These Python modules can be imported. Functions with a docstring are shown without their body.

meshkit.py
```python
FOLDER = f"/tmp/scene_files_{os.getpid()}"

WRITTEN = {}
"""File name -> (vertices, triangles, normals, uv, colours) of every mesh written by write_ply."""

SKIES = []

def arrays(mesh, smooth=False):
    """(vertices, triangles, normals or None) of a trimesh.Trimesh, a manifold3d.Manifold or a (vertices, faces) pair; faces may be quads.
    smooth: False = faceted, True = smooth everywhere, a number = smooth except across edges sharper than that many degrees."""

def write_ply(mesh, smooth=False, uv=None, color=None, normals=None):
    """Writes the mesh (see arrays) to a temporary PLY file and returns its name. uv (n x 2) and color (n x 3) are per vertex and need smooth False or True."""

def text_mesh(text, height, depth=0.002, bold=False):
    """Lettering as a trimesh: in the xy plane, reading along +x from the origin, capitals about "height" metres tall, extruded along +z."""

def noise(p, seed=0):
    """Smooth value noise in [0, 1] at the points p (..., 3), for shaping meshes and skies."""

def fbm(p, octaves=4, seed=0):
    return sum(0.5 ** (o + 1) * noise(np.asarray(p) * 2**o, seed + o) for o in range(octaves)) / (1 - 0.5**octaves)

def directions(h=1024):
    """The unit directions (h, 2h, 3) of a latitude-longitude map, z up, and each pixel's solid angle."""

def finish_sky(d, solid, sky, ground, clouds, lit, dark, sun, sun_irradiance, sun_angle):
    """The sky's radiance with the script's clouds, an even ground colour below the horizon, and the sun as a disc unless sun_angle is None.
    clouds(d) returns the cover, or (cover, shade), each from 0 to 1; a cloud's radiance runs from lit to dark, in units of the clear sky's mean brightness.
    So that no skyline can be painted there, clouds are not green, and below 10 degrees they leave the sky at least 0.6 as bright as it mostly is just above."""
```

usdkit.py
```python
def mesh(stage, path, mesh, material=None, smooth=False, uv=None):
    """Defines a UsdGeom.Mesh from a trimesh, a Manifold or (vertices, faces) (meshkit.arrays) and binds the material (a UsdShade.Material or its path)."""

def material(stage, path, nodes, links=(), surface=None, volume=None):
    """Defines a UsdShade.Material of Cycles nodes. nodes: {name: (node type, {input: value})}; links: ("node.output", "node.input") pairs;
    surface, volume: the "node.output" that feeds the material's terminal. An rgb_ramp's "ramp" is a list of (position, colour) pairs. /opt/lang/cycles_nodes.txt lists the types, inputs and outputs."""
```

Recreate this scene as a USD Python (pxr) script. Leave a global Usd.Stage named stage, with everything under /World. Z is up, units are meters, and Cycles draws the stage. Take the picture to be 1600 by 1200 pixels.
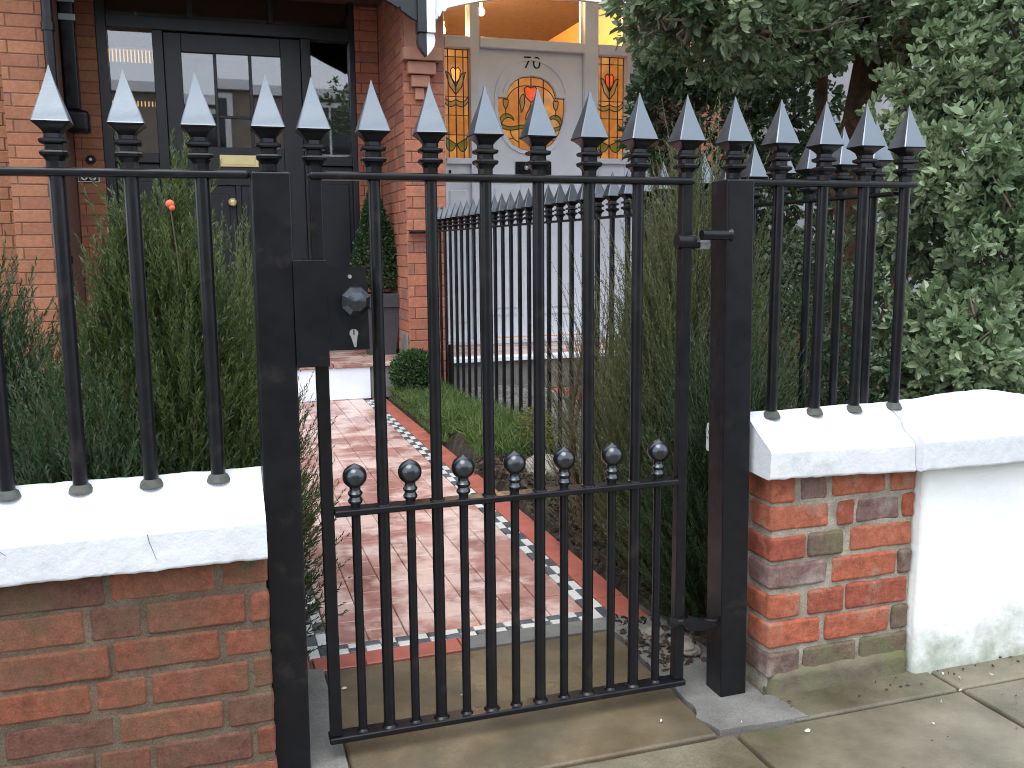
import math, numpy as np, trimesh, usdkit, meshkit
from pxr import Usd, UsdGeom, UsdLux, UsdShade, Gf, Sdf
from shapely.geometry import Polygon, LineString, box as sbox, Point
from shapely.ops import unary_union

stage = Usd.Stage.CreateInMemory()
UsdGeom.SetStageUpAxis(stage, UsdGeom.Tokens.z)
UsdGeom.SetStageMetersPerUnit(stage, 1.0)
UsdGeom.Xform.Define(stage, '/World')
UsdGeom.Scope.Define(stage, '/World/Looks')

# ------------------------------------------------------------------ camera, sky, sun, exposure
CAM = np.array([-0.2068, -1.8803, 1.0793]); YAW, PITCH, ROLL, FPX = .3132, .1461, -.0085, 1448.0
EXPOSURE, SKY_STRENGTH, SUN_INTENSITY = 0.95, 0.15, 0.32
SUN_DIR = np.array([-.25, -.40, 1.0]); SUN_DIR = SUN_DIR / np.linalg.norm(SUN_DIR)
fw = np.array([math.sin(YAW) * math.cos(PITCH), math.cos(YAW) * math.cos(PITCH), -math.sin(PITCH)])
r0 = np.array([math.cos(YAW), -math.sin(YAW), 0]); u0 = np.cross(r0, fw)
rt = r0 * math.cos(ROLL) + u0 * math.sin(ROLL); up = -r0 * math.sin(ROLL) + u0 * math.cos(ROLL)
cam = UsdGeom.Camera.Define(stage, '/World/camera')
m = Gf.Matrix4d(*rt, 0, *up, 0, *(-fw), 0, *CAM, 1)
cam.AddTransformOp().Set(m)
cam.CreateHorizontalApertureAttr(36.0); cam.CreateVerticalApertureAttr(27.0)
cam.CreateFocalLengthAttr(36.0 * FPX / 1600); cam.CreateClippingRangeAttr(Gf.Vec2f(.05, 500))
cam.CreateExposureAttr(EXPOSURE)

elev = math.asin(SUN_DIR[2]); rot = math.atan2(SUN_DIR[0], SUN_DIR[1])
skymat = usdkit.material(stage, '/World/Looks/overcast_sky', {
    's': ('sky_texture', {'sky_type': 'single_scattering', 'sun_disc': False, 'sun_elevation': elev, 'sun_rotation': rot}),
    'tc': ('texture_coordinate', {}),
    'n': ('noise_texture', {'scale': 2.2, 'detail': 5, 'roughness': .55}),
    'cl': ('rgb_ramp', {'ramp': [(.25, (6.5, 7.1, 8.1)), (.75, (8.2, 8.6, 9.2))]}),
    'mx': ('mix_color', {'fac': .82, 'use_clamp': False}),
    'b': ('background_shader', {'strength': SKY_STRENGTH})},
    [('tc.generated', 'n.vector'), ('n.fac', 'cl.fac'), ('s.color', 'mx.a'), ('cl.color', 'mx.b'), ('mx.result', 'b.color')], surface='b.background')
dome = UsdLux.DomeLight.Define(stage, '/World/sky'); dome.CreateIntensityAttr(1.0)
UsdShade.MaterialBindingAPI.Apply(dome.GetPrim()).Bind(skymat)
dome.GetPrim().SetCustomDataByKey('kind', 'structure')
sun = UsdLux.DistantLight.Define(stage, '/World/sun')
sun.CreateIntensityAttr(SUN_INTENSITY); sun.CreateAngleAttr(40.0); sun.CreateNormalizeAttr(True); sun.CreateColorAttr(Gf.Vec3f(1, .97, .93))
zax = SUN_DIR; xax = np.cross([0, 0, 1], zax); xax /= np.linalg.norm(xax); yax = np.cross(zax, xax)
sun.AddTransformOp().Set(Gf.Matrix4d(*xax, 0, *yax, 0, *zax, 0, 0, 0, 20, 1))

# ------------------------------------------------------------------ helpers
_names = {}
def unique(parent, name):
    k = (parent, name); n = _names.get(k, 0); _names[k] = n + 1
    return f'{parent}/{name}' + (f'_{n:03d}' if n else '')

class Thing:
    def __init__(s, name, loc=(0, 0, 0), label=None, cat=None, group=None, kind=None):
        s.path = unique('/World', name); s.loc = np.array(loc, float)
        x = UsdGeom.Xform.Define(stage, s.path); x.AddTranslateOp().Set(Gf.Vec3d(*map(float, loc)))
        s.prim = x.GetPrim(); tag(s.prim, label, cat, group, kind)
    def part(s, name, mesh, mat, smooth=False, under=None, label=None, kind=None):
        v, f, n = meshkit.arrays(mesh)
        p = unique(under.path if under else s.path, name)
        pm = usdkit.mesh(stage, p, trimesh.Trimesh(v - s.loc, f, process=False), mat, smooth)
        tag(pm.GetPrim(), label, None, None, kind)
        return Part(p, s, pm.GetPrim())
class Part:
    def __init__(s, path, thing, prim): s.path, s.thing, s.prim = path, thing, prim
    def part(s, name, mesh, mat, smooth=False, **k): return s.thing.part(name, mesh, mat, smooth, under=s, **k)
def tag(prim, label=None, cat=None, group=None, kind=None):
    for k, v in (('label', label), ('category', cat), ('group', group), ('kind', kind)):
        if v: prim.SetCustomDataByKey(k, v)
def solo(name, mesh, mat, smooth=False, label=None, cat=None, group=None, kind=None):
    v, f, n = meshkit.arrays(mesh)
    pm = usdkit.mesh(stage, unique('/World', name), trimesh.Trimesh(v, f, process=False), mat, smooth)
    tag(pm.GetPrim(), label, cat, group, kind); return pm.GetPrim()
cat_ = lambda ms: trimesh.util.concatenate([mm if isinstance(mm, trimesh.Trimesh) else trimesh.Trimesh(*mm, process=False) for mm in ms])

def rbox(x0, x1, y0, y1, z0, z1, r=.004, n=(1, 1, 1), amp=0, freq=20, seed=0, rseg=1):
    """box with rounded edges, optionally finely divided and roughened"""
    h = np.array([x1 - x0, y1 - y0, z1 - z0]) / 2; c = np.array([x0 + x1, y0 + y1, z0 + z1]) / 2
    r = min(r, *(h * .95))
    def ax(i):
        e = np.array([-h[i] + r * k / (rseg + .5) for k in range(rseg + 1)] + [-h[i] + r])
        mid = np.linspace(-h[i] + r, h[i] - r, n[i] + 1)
        return np.unique(np.round(np.concatenate([e, mid, -e]), 7))
    A = [ax(0), ax(1), ax(2)]; V = []; F = []; off = 0
    for w in range(3):
        u, v = (w + 1) % 3, (w + 2) % 3
        U, W = np.meshgrid(A[u], A[v], indexing='ij')
        for sgn in (-1, 1):
            P = np.zeros(U.shape + (3,)); P[..., u] = U; P[..., v] = W; P[..., w] = sgn * h[w]
            nu, nv = U.shape; idx = np.arange(nu * nv).reshape(nu, nv) + off
            q = np.stack([idx[:-1, :-1], idx[1:, :-1], idx[1:, 1:], idx[:-1, 1:]], -1).reshape(-1, 4)
            if sgn < 0: q = q[:, ::-1]
            V.append(P.reshape(-1, 3)); F.append(q); off += nu * nv
    V = np.concatenate(V); F = np.concatenate(F)
    pin = np.clip(V, -(h - r), h - r); d = V - pin; L = np.linalg.norm(d, axis=1, keepdims=True)
    nrm = d / np.maximum(L, 1e-12); V = pin + nrm * r
    t = trimesh.Trimesh(V, np.vstack([F[:, [0, 1, 2]], F[:, [0, 2, 3]]]), process=False); t.merge_vertices(digits_vertex=6)
    t.vertices = t.vertices + c
    if amp:
        P = np.array(t.vertices); N = np.array(t.vertex_normals)
        t.vertices = P + N * ((meshkit.fbm(P * freq + seed * 7.3, 4, seed) - .5) * 2 * amp)[:, None]
    return t
bx = lambda x0, x1, y0, y1, z0, z1, r=.004: rbox(x0, x1, y0, y1, z0, z1, r)

def cyl(p0, p1, ra, rb=None, n=14, caps=True, rings=1):
    p0, p1 = np.array(p0, float), np.array(p1, float); rb = ra if rb is None else rb
    return tube([p0 + (p1 - p0) * t for t in np.linspace(0, 1, rings + 1)], np.linspace(ra, rb, rings + 1), n, caps)
def tube(P, R, n=10, caps=True):
    P = np.asarray(P, float); R = np.broadcast_to(R, (len(P),)); t = np.gradient(P, axis=0); t /= np.linalg.norm(t, axis=1, keepdims=True)
    a = np.cross(t, np.where(np.abs(t[:, 2:]) < .95, [0, 0, 1.], [1., 0, 0])); a /= np.linalg.norm(a, axis=1, keepdims=True); b = np.cross(t, a)
    an = np.arange(n) * 2 * np.pi / n
    V = P[:, None] + R[:, None, None] * (np.cos(an)[None, :, None] * a[:, None] + np.sin(an)[None, :, None] * b[:, None])
    F = []
    for i in range(len(P) - 1):
        for j in range(n):
            k = (j + 1) % n; F += [[i * n + j, i * n + k, (i + 1) * n + k], [i * n + j, (i + 1) * n + k, (i + 1) * n + j]]
    V = V.reshape(-1, 3); m = len(V)
    if caps:
        V = np.vstack([V, P[0], P[-1]])
        for j in range(n):
            k = (j + 1) % n; F += [[m, k, j], [m + 1, (len(P) - 1) * n + j, (len(P) - 1) * n + k]]
    return trimesh.Trimesh(V, np.array(F), process=False)
def loft(sections, cx, cy, closed=True):
    """stack of (z, half width, corner cut 0..1) squares (cut .586 gives an octagon)"""
    V = []; F = []
    for z, w, c in sections:
        k = w * (1 - c)
        V += [(cx + a * w if abs(a) == 1 and False else cx + a, cy + b, z) for a, b in ((w, -k), (w, k), (k, w), (-k, w), (-w, k), (-w, -k), (-k, -w), (k, -w))]
    n = 8
    for i in range(len(sections) - 1):
        for j in range(n):
            q = (j + 1) % n; F += [[i * n + j, i * n + q, (i + 1) * n + q], [i * n + j, (i + 1) * n + q, (i + 1) * n + j]]
    s = len(V); V += [(cx, cy, sections[0][0]), (cx, cy, sections[-1][0])]
    for j in range(n):
        q = (j + 1) % n; F += [[s, q, j], [s + 1, (len(sections) - 1) * n + j, (len(sections) - 1) * n + q]]
    return trimesh.Trimesh(np.array(V), np.array(F), process=False)
def revolve(prof, c, n=20):
    """prof: (r, z) from bottom to top"""
    an = np.arange(n) * 2 * np.pi / n; V = []; F = []
    for r, z in prof: V += [(c[0] + r * math.cos(a), c[1] + r * math.sin(a), c[2] + z) for a in an]
    for i in range(len(prof) - 1):
        for j in range(n):
            q = (j + 1) % n; F += [[i * n + j, i * n + q, (i + 1) * n + q], [i * n + j, (i + 1) * n + q, (i + 1) * n + j]]
    s = len(V); V += [(c[0], c[1], c[2] + prof[0][1]), (c[0], c[1], c[2] + prof[-1][1])]
    for j in range(n):
        q = (j + 1) % n; F += [[s, q, j], [s + 1, (len(prof) - 1) * n + j, (len(prof) - 1) * n + q]]
    return trimesh.Trimesh(np.array(V), np.array(F), process=False)
def plate(poly, y0, depth):
    """shapely polygon in (x, z) as a plate whose front face lies at y0 and which is `depth` thick towards +y"""
    gs = [g for g in getattr(poly, 'geoms', [poly]) if g.geom_type == 'Polygon' and g.area > 1e-7]
    ms = []
    for g in gs:
        t = trimesh.creation.extrude_polygon(g, depth, engine='earcut'); v = np.array(t.vertices)
        t.vertices = np.stack([v[:, 0], y0 + depth - v[:, 2], v[:, 1]], 1); ms.append(t)
    return cat_(ms)
def text(s, h, x, y, z, depth=.004, bold=False):
    t = meshkit.text_mesh(s, h, depth, bold); v = np.array(t.vertices)
    t.vertices = np.stack([v[:, 0] + x, y - v[:, 2], v[:, 1] + z], 1); return t

# ------------------------------------------------------------------ materials
def M(name, nodes, links, surface='p.BSDF'): return usdkit.material(stage, '/World/Looks/' + name, nodes, links, surface=surface)
def S(c, k): return tuple(min(1., max(0., x * k)) for x in c)
def plain(name, c, rough=.5, vary=.15, scale=8, bump=.0, bscale=120, spec=.5, c2=None, metallic=0, obj=0, detail=6, rvar=0, dist=.002, stain=None, ior=1.5, tint=(1, 1, 1), speck=0, sscale=380):
    """base colour c with soft noise towards c2, optional random tone per object and optional stain (colour, scale, from, to, amount)"""
    c2 = c2 or S(c, 1 + vary)
    N = {'g': ('geometry', {}), 'n': ('noise_texture', {'scale': scale, 'detail': detail, 'roughness': .6}),
         'r': ('rgb_ramp', {'ramp': [(.3, S(c, 1 - vary)), (.7, c2)]}),
         'p': ('principled_bsdf', {'roughness': rough, 'specular_ior_level': spec, 'metallic': metallic, 'ior': ior, 'specular_tint': tint})}
    L = [('g.position', 'n.vector'), ('n.fac', 'r.fac')]; col = 'r.color'
    if obj:
        N['oi'] = ('object_info', {}); N['om'] = ('map_range', {'to_min': 1 - obj, 'to_max': 1 + obj}); N['ov'] = ('hsv', {})
        L += [('oi.random', 'om.value'), ('om.result', 'ov.value'), (col, 'ov.color')]; col = 'ov.color'
    if stain:
        N['sn'] = ('noise_texture', {'scale': stain[1], 'detail': 7, 'roughness': .65}); N['sr'] = ('map_range', {'from_min': stain[2], 'from_max': stain[3], 'to_min': 0, 'to_max': stain[4], 'clamp': True})
        N['sm'] = ('mix_color', {'b': stain[0]})
        L += [('g.position', 'sn.vector'), ('sn.fac', 'sr.value'), ('sr.result', 'sm.fac'), (col, 'sm.a')]; col = 'sm.result'
    if speck:
        N['kn'] = ('noise_texture', {'scale': sscale, 'detail': 4, 'roughness': .7}); N['km'] = ('map_range', {'from_min': .32, 'from_max': .68, 'to_min': 1 - speck, 'to_max': 1 + speck, 'clamp': True}); N['kv'] = ('hsv', {})
        L += [('g.position', 'kn.vector'), ('kn.fac', 'km.value'), ('km.result', 'kv.value'), (col, 'kv.color')]; col = 'kv.color'
    L.append((col, 'p.base_color'))
    if rvar:
        N['rr'] = ('map_range', {'from_min': .35, 'from_max': .65, 'to_min': max(.04, rough - rvar), 'to_max': min(1, rough + rvar), 'clamp': True})
        N['rn'] = ('noise_texture', {'scale': scale * .6, 'detail': 5}); L += [('g.position', 'rn.vector'), ('rn.fac', 'rr.value'), ('rr.result', 'p.roughness')]
    if bump:
        N['bn'] = ('noise_texture', {'scale': bscale, 'detail': 8, 'roughness': .65}); N['b'] = ('bump', {'strength': bump, 'distance': dist})
        L += [('g.position', 'bn.vector'), ('bn.fac', 'b.height'), ('b.normal', 'p.normal')]
    return M(name, N, L)

def brickmat(name, cols, rough=.85, stain=((.30, .27, .22), 9, .52, .72, .6), bump=.6, grain=(.5, 1.4)):
    """each brick (object) picks a tone of the ramp, with its own grain, pits and smears of mortar"""
    n = len(cols)
    N = {'oi': ('object_info', {}), 'c': ('rgb_ramp', {'ramp': [(i / n, c) for i, c in enumerate(cols)], 'interpolate': False}),
         'g': ('geometry', {}), 'n': ('noise_texture', {'scale': 34, 'detail': 9, 'roughness': .75}), 'nr': ('map_range', {'from_min': .3, 'from_max': .7, 'to_min': grain[0], 'to_max': grain[1], 'clamp': True}),
         'h': ('hsv', {}), 'kn': ('noise_texture', {'scale': 300, 'detail': 4, 'roughness': .7}), 'km': ('map_range', {'from_min': .32, 'from_max': .68, 'to_min': .74, 'to_max': 1.26, 'clamp': True}), 'kv': ('hsv', {}), 'sn': ('noise_texture', {'scale': stain[1], 'detail': 7, 'roughness': .62}), 'sr': ('map_range', {'from_min': stain[2], 'from_max': stain[3], 'to_max': stain[4], 'clamp': True}),
         'sm': ('mix_color', {'b': stain[0]}), 'bn': ('noise_texture', {'scale': 90, 'detail': 9, 'roughness': .75}), 'b': ('bump', {'strength': bump, 'distance': .006}), 'p': ('principled_bsdf', {'roughness': rough, 'specular_ior_level': .3})}
    L = [('oi.random', 'c.fac'), ('g.position', 'n.vector'), ('n.fac', 'nr.value'), ('c.color', 'h.color'), ('nr.result', 'h.value'), ('h.color', 'sm.a'),
         ('g.position', 'sn.vector'), ('sn.fac', 'sr.value'), ('sr.result', 'sm.fac'), ('g.position', 'kn.vector'), ('kn.fac', 'km.value'), ('km.result', 'kv.value'), ('sm.result', 'kv.color'), ('kv.color', 'p.base_color'), ('g.position', 'bn.vector'), ('bn.fac', 'b.height'), ('b.normal', 'p.normal')]
    return M(name, N, L)

def leafmat(name, dark, light, rough=.42, trans=.25, spec=.5, clump=3.0, odd=None):
    """each leaf its own tone, clumps of lighter and darker growth, light through the leaf"""
    N = {'g': ('geometry', {}), 'n': ('noise_texture', {'scale': clump, 'detail': 3}), 'a': ('math', {'math_type': 'multiply_add', 'value2': .75, 'value3': 0}),
         'sc': ('math', {'math_type': 'multiply_add', 'value2': .6}), 'r': ('rgb_ramp', {'ramp': [(.15, dark), (.6, tuple((x + y) / 2 for x, y in zip(dark, light))), (.94, light), (1., odd or light)]}),
         'p': ('principled_bsdf', {'roughness': rough, 'specular_ior_level': spec}), 't': ('translucent_bsdf', {}), 'm': ('mix_closure', {'fac': trans})}
    L = [('g.random_per_island', 'a.value1'), ('g.position', 'n.vector'), ('n.fac', 'sc.value1'), ('a.value', 'sc.value3'), ('sc.value', 'r.fac'), ('r.color', 'p.base_color'), ('r.color', 't.color'), ('p.BSDF', 'm.closure1'), ('t.BSDF', 'm.closure2')]
    return M(name, N, L, 'm.closure')
def panemat(name, tint=(1, 1, 1), refl=(.9, .9, .9), ior=2.0):
    return M(name, {'f': ('fresnel', {'IOR': ior}), 't': ('transparent_bsdf', {'color': tint}), 'g': ('glossy_bsdf', {'color': refl, 'roughness': .015}), 'm': ('mix_closure', {})},
             [('f.fac', 'm.fac'), ('t.BSDF', 'm.closure1'), ('g.BSDF', 'm.closure2')], 'm.closure')
def litglass(name, c, s):
    return M(name, {'g_': ('geometry', {}), 'n': ('noise_texture', {'scale': 14, 'detail': 4}), 'r': ('rgb_ramp', {'ramp': [(.3, S(c, .62)), (.7, c)]}), 'e': ('emission', {'strength': s}), 'gl': ('glossy_bsdf', {'color': (.8, .8, .8), 'roughness': .08}), 'f': ('fresnel', {'IOR': 1.45}), 'm': ('mix_closure', {})},
             [('g_.position', 'n.vector'), ('n.fac', 'r.fac'), ('r.color', 'e.color'), ('f.fac', 'm.fac'), ('e.emission', 'm.closure1'), ('gl.BSDF', 'm.closure2')], 'm.closure')

BLACK = plain('black_satin_paint', (.0035, .0035, .0045), .30, .25, 30, .10, 260, .34, rvar=.06, stain=((.045, .038, .032), 14, .58, .78, .5))
SPEAR = plain('black_sky_sheen_tip', (.006, .0065, .008), .36, .25, 30, .12, 200, 1.0, rvar=.06, ior=1.92, tint=(.80, .91, 1.0))  # same paint as BLACK; sky sheen put in by extra gloss and blue tint
BALLM = plain('black_sky_sheen_ball', (.004, .004, .005), .24, .25, 30, .12, 200, .8, rvar=.05, ior=1.6, tint=(.85, .93, 1.0))  # black paint with a cool sky sheen put into its specular tint
BLACKDOOR = plain('black_door_paint', (.016, .017, .021), .38, .2, 10, .05, 200)
WHITE = plain('white_masonry_paint', (.61, .635, .66), .62, .05, 6, .55, 60, .4, c2=(.67, .69, .71), dist=.004, stain=((.33, .35, .31), 8, .56, .76, .6), speck=.07)
RENDER0 = plain('white_wall_render', (.80, .82, .80), .8, .05, 5, .5, 45, .3, c2=(.85, .85, .83), dist=.004, stain=((.33, .38, .30), 5, .58, .8, .6))
RENDER = M('white_wall_render_splashed', {'g': ('geometry', {}), 'x': ('separate_xyz', {}), 'n': ('noise_texture', {'scale': 9, 'detail': 8, 'roughness': .65}), 'a': ('math', {'math_type': 'multiply_add', 'value2': -1., 'value3': .06}), 'b': ('math', {'math_type': 'multiply_add', 'value2': .55}),
    'f': ('map_range', {'from_min': .17, 'from_max': .33, 'to_max': .8, 'clamp': True}), 'n2': ('noise_texture', {'scale': 40, 'detail': 6}), 'd': ('rgb_ramp', {'ramp': [(.3, (.20, .25, .17)), (.7, (.42, .46, .38))]}), 'm': ('mix_color', {'a': (.82, .84, .82)}), 'bn': ('noise_texture', {'scale': 50, 'detail': 8, 'roughness': .65}), 'bb': ('bump', {'strength': .5, 'distance': .004}), 'p': ('principled_bsdf', {'roughness': .8, 'specular_ior_level': .3})},
    [('g.position', 'x.vector'), ('g.position', 'n.vector'), ('g.position', 'n2.vector'), ('x.z', 'a.value1'), ('n.fac', 'b.value1'), ('a.value', 'b.value3'), ('b.value', 'f.value'), ('f.result', 'm.fac'), ('n2.fac', 'd.fac'), ('d.color', 'm.b'), ('m.result', 'p.base_color'), ('g.position', 'bn.vector'), ('bn.fac', 'bb.height'), ('bb.normal', 'p.normal')])
WOOD_W = plain('white_joinery_paint', (.80, .85, .92), .45, .05, 5, .08, 80)
WHITE_G = plain('white_gloss_timber', (.80, .80, .79), .35, .04, 6, .08, 80)
MORTAR_L = plain('grey_brown_mortar', (.125, .088, .062), .95, .3, 14, .9, 140, .2, c2=(.17, .13, .092), dist=.004, stain=((.115, .11, .05), 6, .55, .75, .7), speck=.38)  # brown mortar, base colour lowered to put in the wall's shade
MORTAR_R = plain('buff_lime_mortar', (.30, .265, .20), .95, .35, 16, .9, 120, .2, c2=(.44, .40, .32), dist=.005, stain=((.19, .19, .12), 8, .55, .75, .6), speck=.38)
MORTAR_H = plain('fine_house_mortar', (.13, .07, .05), .95, .2, 20, .4)
BRICK_L = brickmat('weathered_shaded_brick', [(.225, .076, .044), (.175, .062, .038), (.24, .084, .05), (.14, .062, .044), (.20, .07, .042)], stain=((.115, .088, .052), 6, .46, .70, .75))  # weathered and stained; the wall's shade is also darkened into these colours
BRICK_R = brickmat('orange_red_brick', [(.36, .105, .058), (.32, .092, .052), (.38, .12, .068), (.29, .08, .048)], stain=((.36, .29, .22), 12, .54, .72, .65))
BRICK_P = brickmat('purple_brown_brick', [(.19, .115, .10), (.16, .105, .085)], stain=((.42, .38, .34), 12, .55, .75, .6))
BRICK_M = brickmat('mossy_brown_brick', [(.15, .105, .075)], stain=((.13, .14, .07), 9, .42, .65, .8))
BRICK_HL = brickmat('shaded_house_brick', [(.33, .145, .078), (.31, .13, .07), (.35, .155, .085), (.29, .125, .072)], stain=((.17, .085, .055), 5, .5, .75, .5), bump=.2, grain=(.78, 1.22))  # same brick as BRICK_H, browned: shade on the left faces is painted in
BRICK_H = brickmat('house_red_brick', [(.42, .165, .10), (.38, .145, .088), (.44, .18, .11), (.36, .135, .085), (.41, .16, .10), (.30, .13, .095)], stain=((.20, .10, .065), 5, .5, .75, .5), bump=.25, grain=(.74, 1.24))
TERRA = plain('terracotta', (.40, .19, .125), .7, .12, 10, .3, 90, speck=.15)
TILE_R = plain('red_quarry_paver', (.34, .145, .115), .27, .26, 7, .25, 130, .5, c2=(.44, .24, .20), obj=.13, rvar=.24, stain=((.70, .53, .47), 3.2, .45, .56, .78), dist=.0015, speck=.16)  # pale patches: dry tile, lightened further to paint in the wet sheen
TILE_E = plain('red_edge_tile', (.37, .11, .08), .4, .18, 9, .2, 120, .5, obj=.1, rvar=.15)
TILE_W = plain('white_clay_tile', (.60, .60, .56), .3, .08, 20, .15, 120, .5, obj=.08, stain=((.35, .32, .27), 20, .58, .75, .5))
TILE_K = plain('slate_black_tile', (.085, .092, .108), .3, .25, 20, .15, 120, .5, obj=.25)
GROUT = plain('dark_path_grout', (.11, .075, .062), .9, .3, 20, .6)
SLAB_T = plain('tan_york_stone', (.128, .094, .052), .36, .3, 6, .6, 45, .4, c2=(.175, .138, .088), rvar=.2, dist=.003, stain=((.07, .062, .042), 3.5, .46, .68, .75), speck=.38)
SLAB_G = plain('grey_green_flagstone', (.092, .078, .047), .36, .35, 4, .7, 45, .5, c2=(.20, .178, .128), rvar=.22, obj=.1, dist=.003, stain=((.065, .075, .033), 3, .50, .7, .7), speck=.38)
CONC = plain('grey_cement_fillet', (.145, .142, .13), .7, .2, 9, .8, 50, .4, c2=(.20, .197, .18), dist=.003, speck=.38)
MOSS = plain('mossy_cement', (.13, .12, .08), .9, .3, 12, .8, 90, .3, c2=(.20, .17, .12), stain=((.10, .12, .04), 6, .45, .65, .8), dist=.004)
SOIL = plain('dark_garden_soil', (.035, .027, .02), .95, .4, 25, 1., 60, .2, c2=(.075, .06, .045), dist=.01)
GRAVEL = plain('grey_gravel', (.16, .15, .14), .9, .5, 60, 1., 90, .3, c2=(.30, .29, .28), dist=.01)
STONE = plain('pale_garden_stone', (.26, .235, .19), .85, .3, 12, .8, 60, .3, c2=(.38, .355, .30), dist=.006)
ASPHALT = plain('asphalt', (.05, .05, .052), .8, .2, 30, .6)
GREYPOT = plain('grey_planter_plastic', (.050, .050, .056), .5, .12, 8, .1, speck=.15)
BRASS = plain('sky_pale_brass', (.95, .80, .40), .34, .06, 10, .02, metallic=.30)  # sky reflection painted into a pale, mostly diffuse base colour
STEEL = plain('bright_steel', (.75, .74, .72), .28, .08, 10, .02, metallic=1)
ZINC = plain('dull_zinc', (.30, .34, .34), .45, .1, 20, .1, metallic=.6)
NAVY = plain('navy_enamel', (.012, .016, .06), .2, .05); ENAMEL = plain('white_enamel', (.8, .8, .8), .3, .03)
LEADM = plain('dirty_lead_plug', (.07, .075, .065), .8, .4, 40, .5)
LEAD = plain('lead_came', (.02, .018, .016), .5, .2)
PLASTER = plain('cream_hall_plaster', (.90, .60, .22), .9, .05)
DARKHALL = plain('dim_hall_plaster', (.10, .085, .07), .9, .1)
GREYWALL = plain('grey_house_render', (.30, .30, .31), .9, .15, 6, .4)
BARK = plain('brown_bark', (.085, .055, .035), .95, .4, 18, 1., 50, .2, c2=(.15, .09, .055), dist=.012)
REDBARK = plain('russet_bark', (.14, .06, .03), .95, .4, 18, 1., 50, .2, c2=(.22, .10, .05), dist=.012)
TWIG = plain('grey_brown_twig', (.11, .085, .06), .9, .3)
PANE = panemat('window_pane'); PANE2 = panemat('fanlight_pane', ior=1.35)
AMBER = litglass('amber_lit_glass', (.76, .275, .06), .40); AMBER2 = litglass('pale_amber_lit_glass', (.82, .35, .09), .43)
RED = litglass('red_lit_glass', (.85, .10, .02), .6); ORANGE = litglass('orange_lit_glass', (1., .30, .03), .9); OLIVE = litglass('olive_lit_glass', (.22, .17, .03), .45)
BROWNG = litglass('brown_lit_glass', (.45, .22, .06), .42)
RODGLOW = M('glowing_amber_rod', {'e': ('emission', {'color': (1., .55, .18), 'strength': .45})}, [], 'e.emission')
BULB = M('glowing_bulb', {'e': ('emission', {'color': (1., .72, .36), 'strength': 850.})}, [], 'e.emission')
CONIFER = leafmat('olive_conifer_leaf', (.026, .052, .010), (.215, .245, .065), .5, .25, clump=4, odd=(.30, .24, .09))
CONIFER_D = leafmat('dark_conifer_leaf', (.016, .042, .012), (.085, .135, .042), .5, .2, clump=4)
JUNIPER = leafmat('yellow_green_juniper_leaf', (.04, .06, .016), (.25, .27, .09), .5, .25, clump=5)
BOXLEAF = leafmat('dark_box_leaf', (.022, .055, .018), (.095, .165, .055), .4, .2)
PITTO = leafmat('pale_green_leaf', (.085, .145, .06), (.60, .68, .42), .30, .22, .6, clump=2.5, odd=(.62, .60, .22))
HEDGE = leafmat('dark_hedge_leaf', (.018, .042, .016), (.13, .175, .085), .4, .2, clump=3)
GRASSM = leafmat('grass_blade', (.045, .09, .018), (.25, .34, .09), .5, .3, clump=6)
YELLOWL = leafmat('yellow_green_leaf', (.10, .11, .02), (.30, .30, .09), .5, .3)
LITTER = leafmat('dead_leaf', (.030, .022, .014), (.20, .15, .095), .8, .1)
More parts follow.
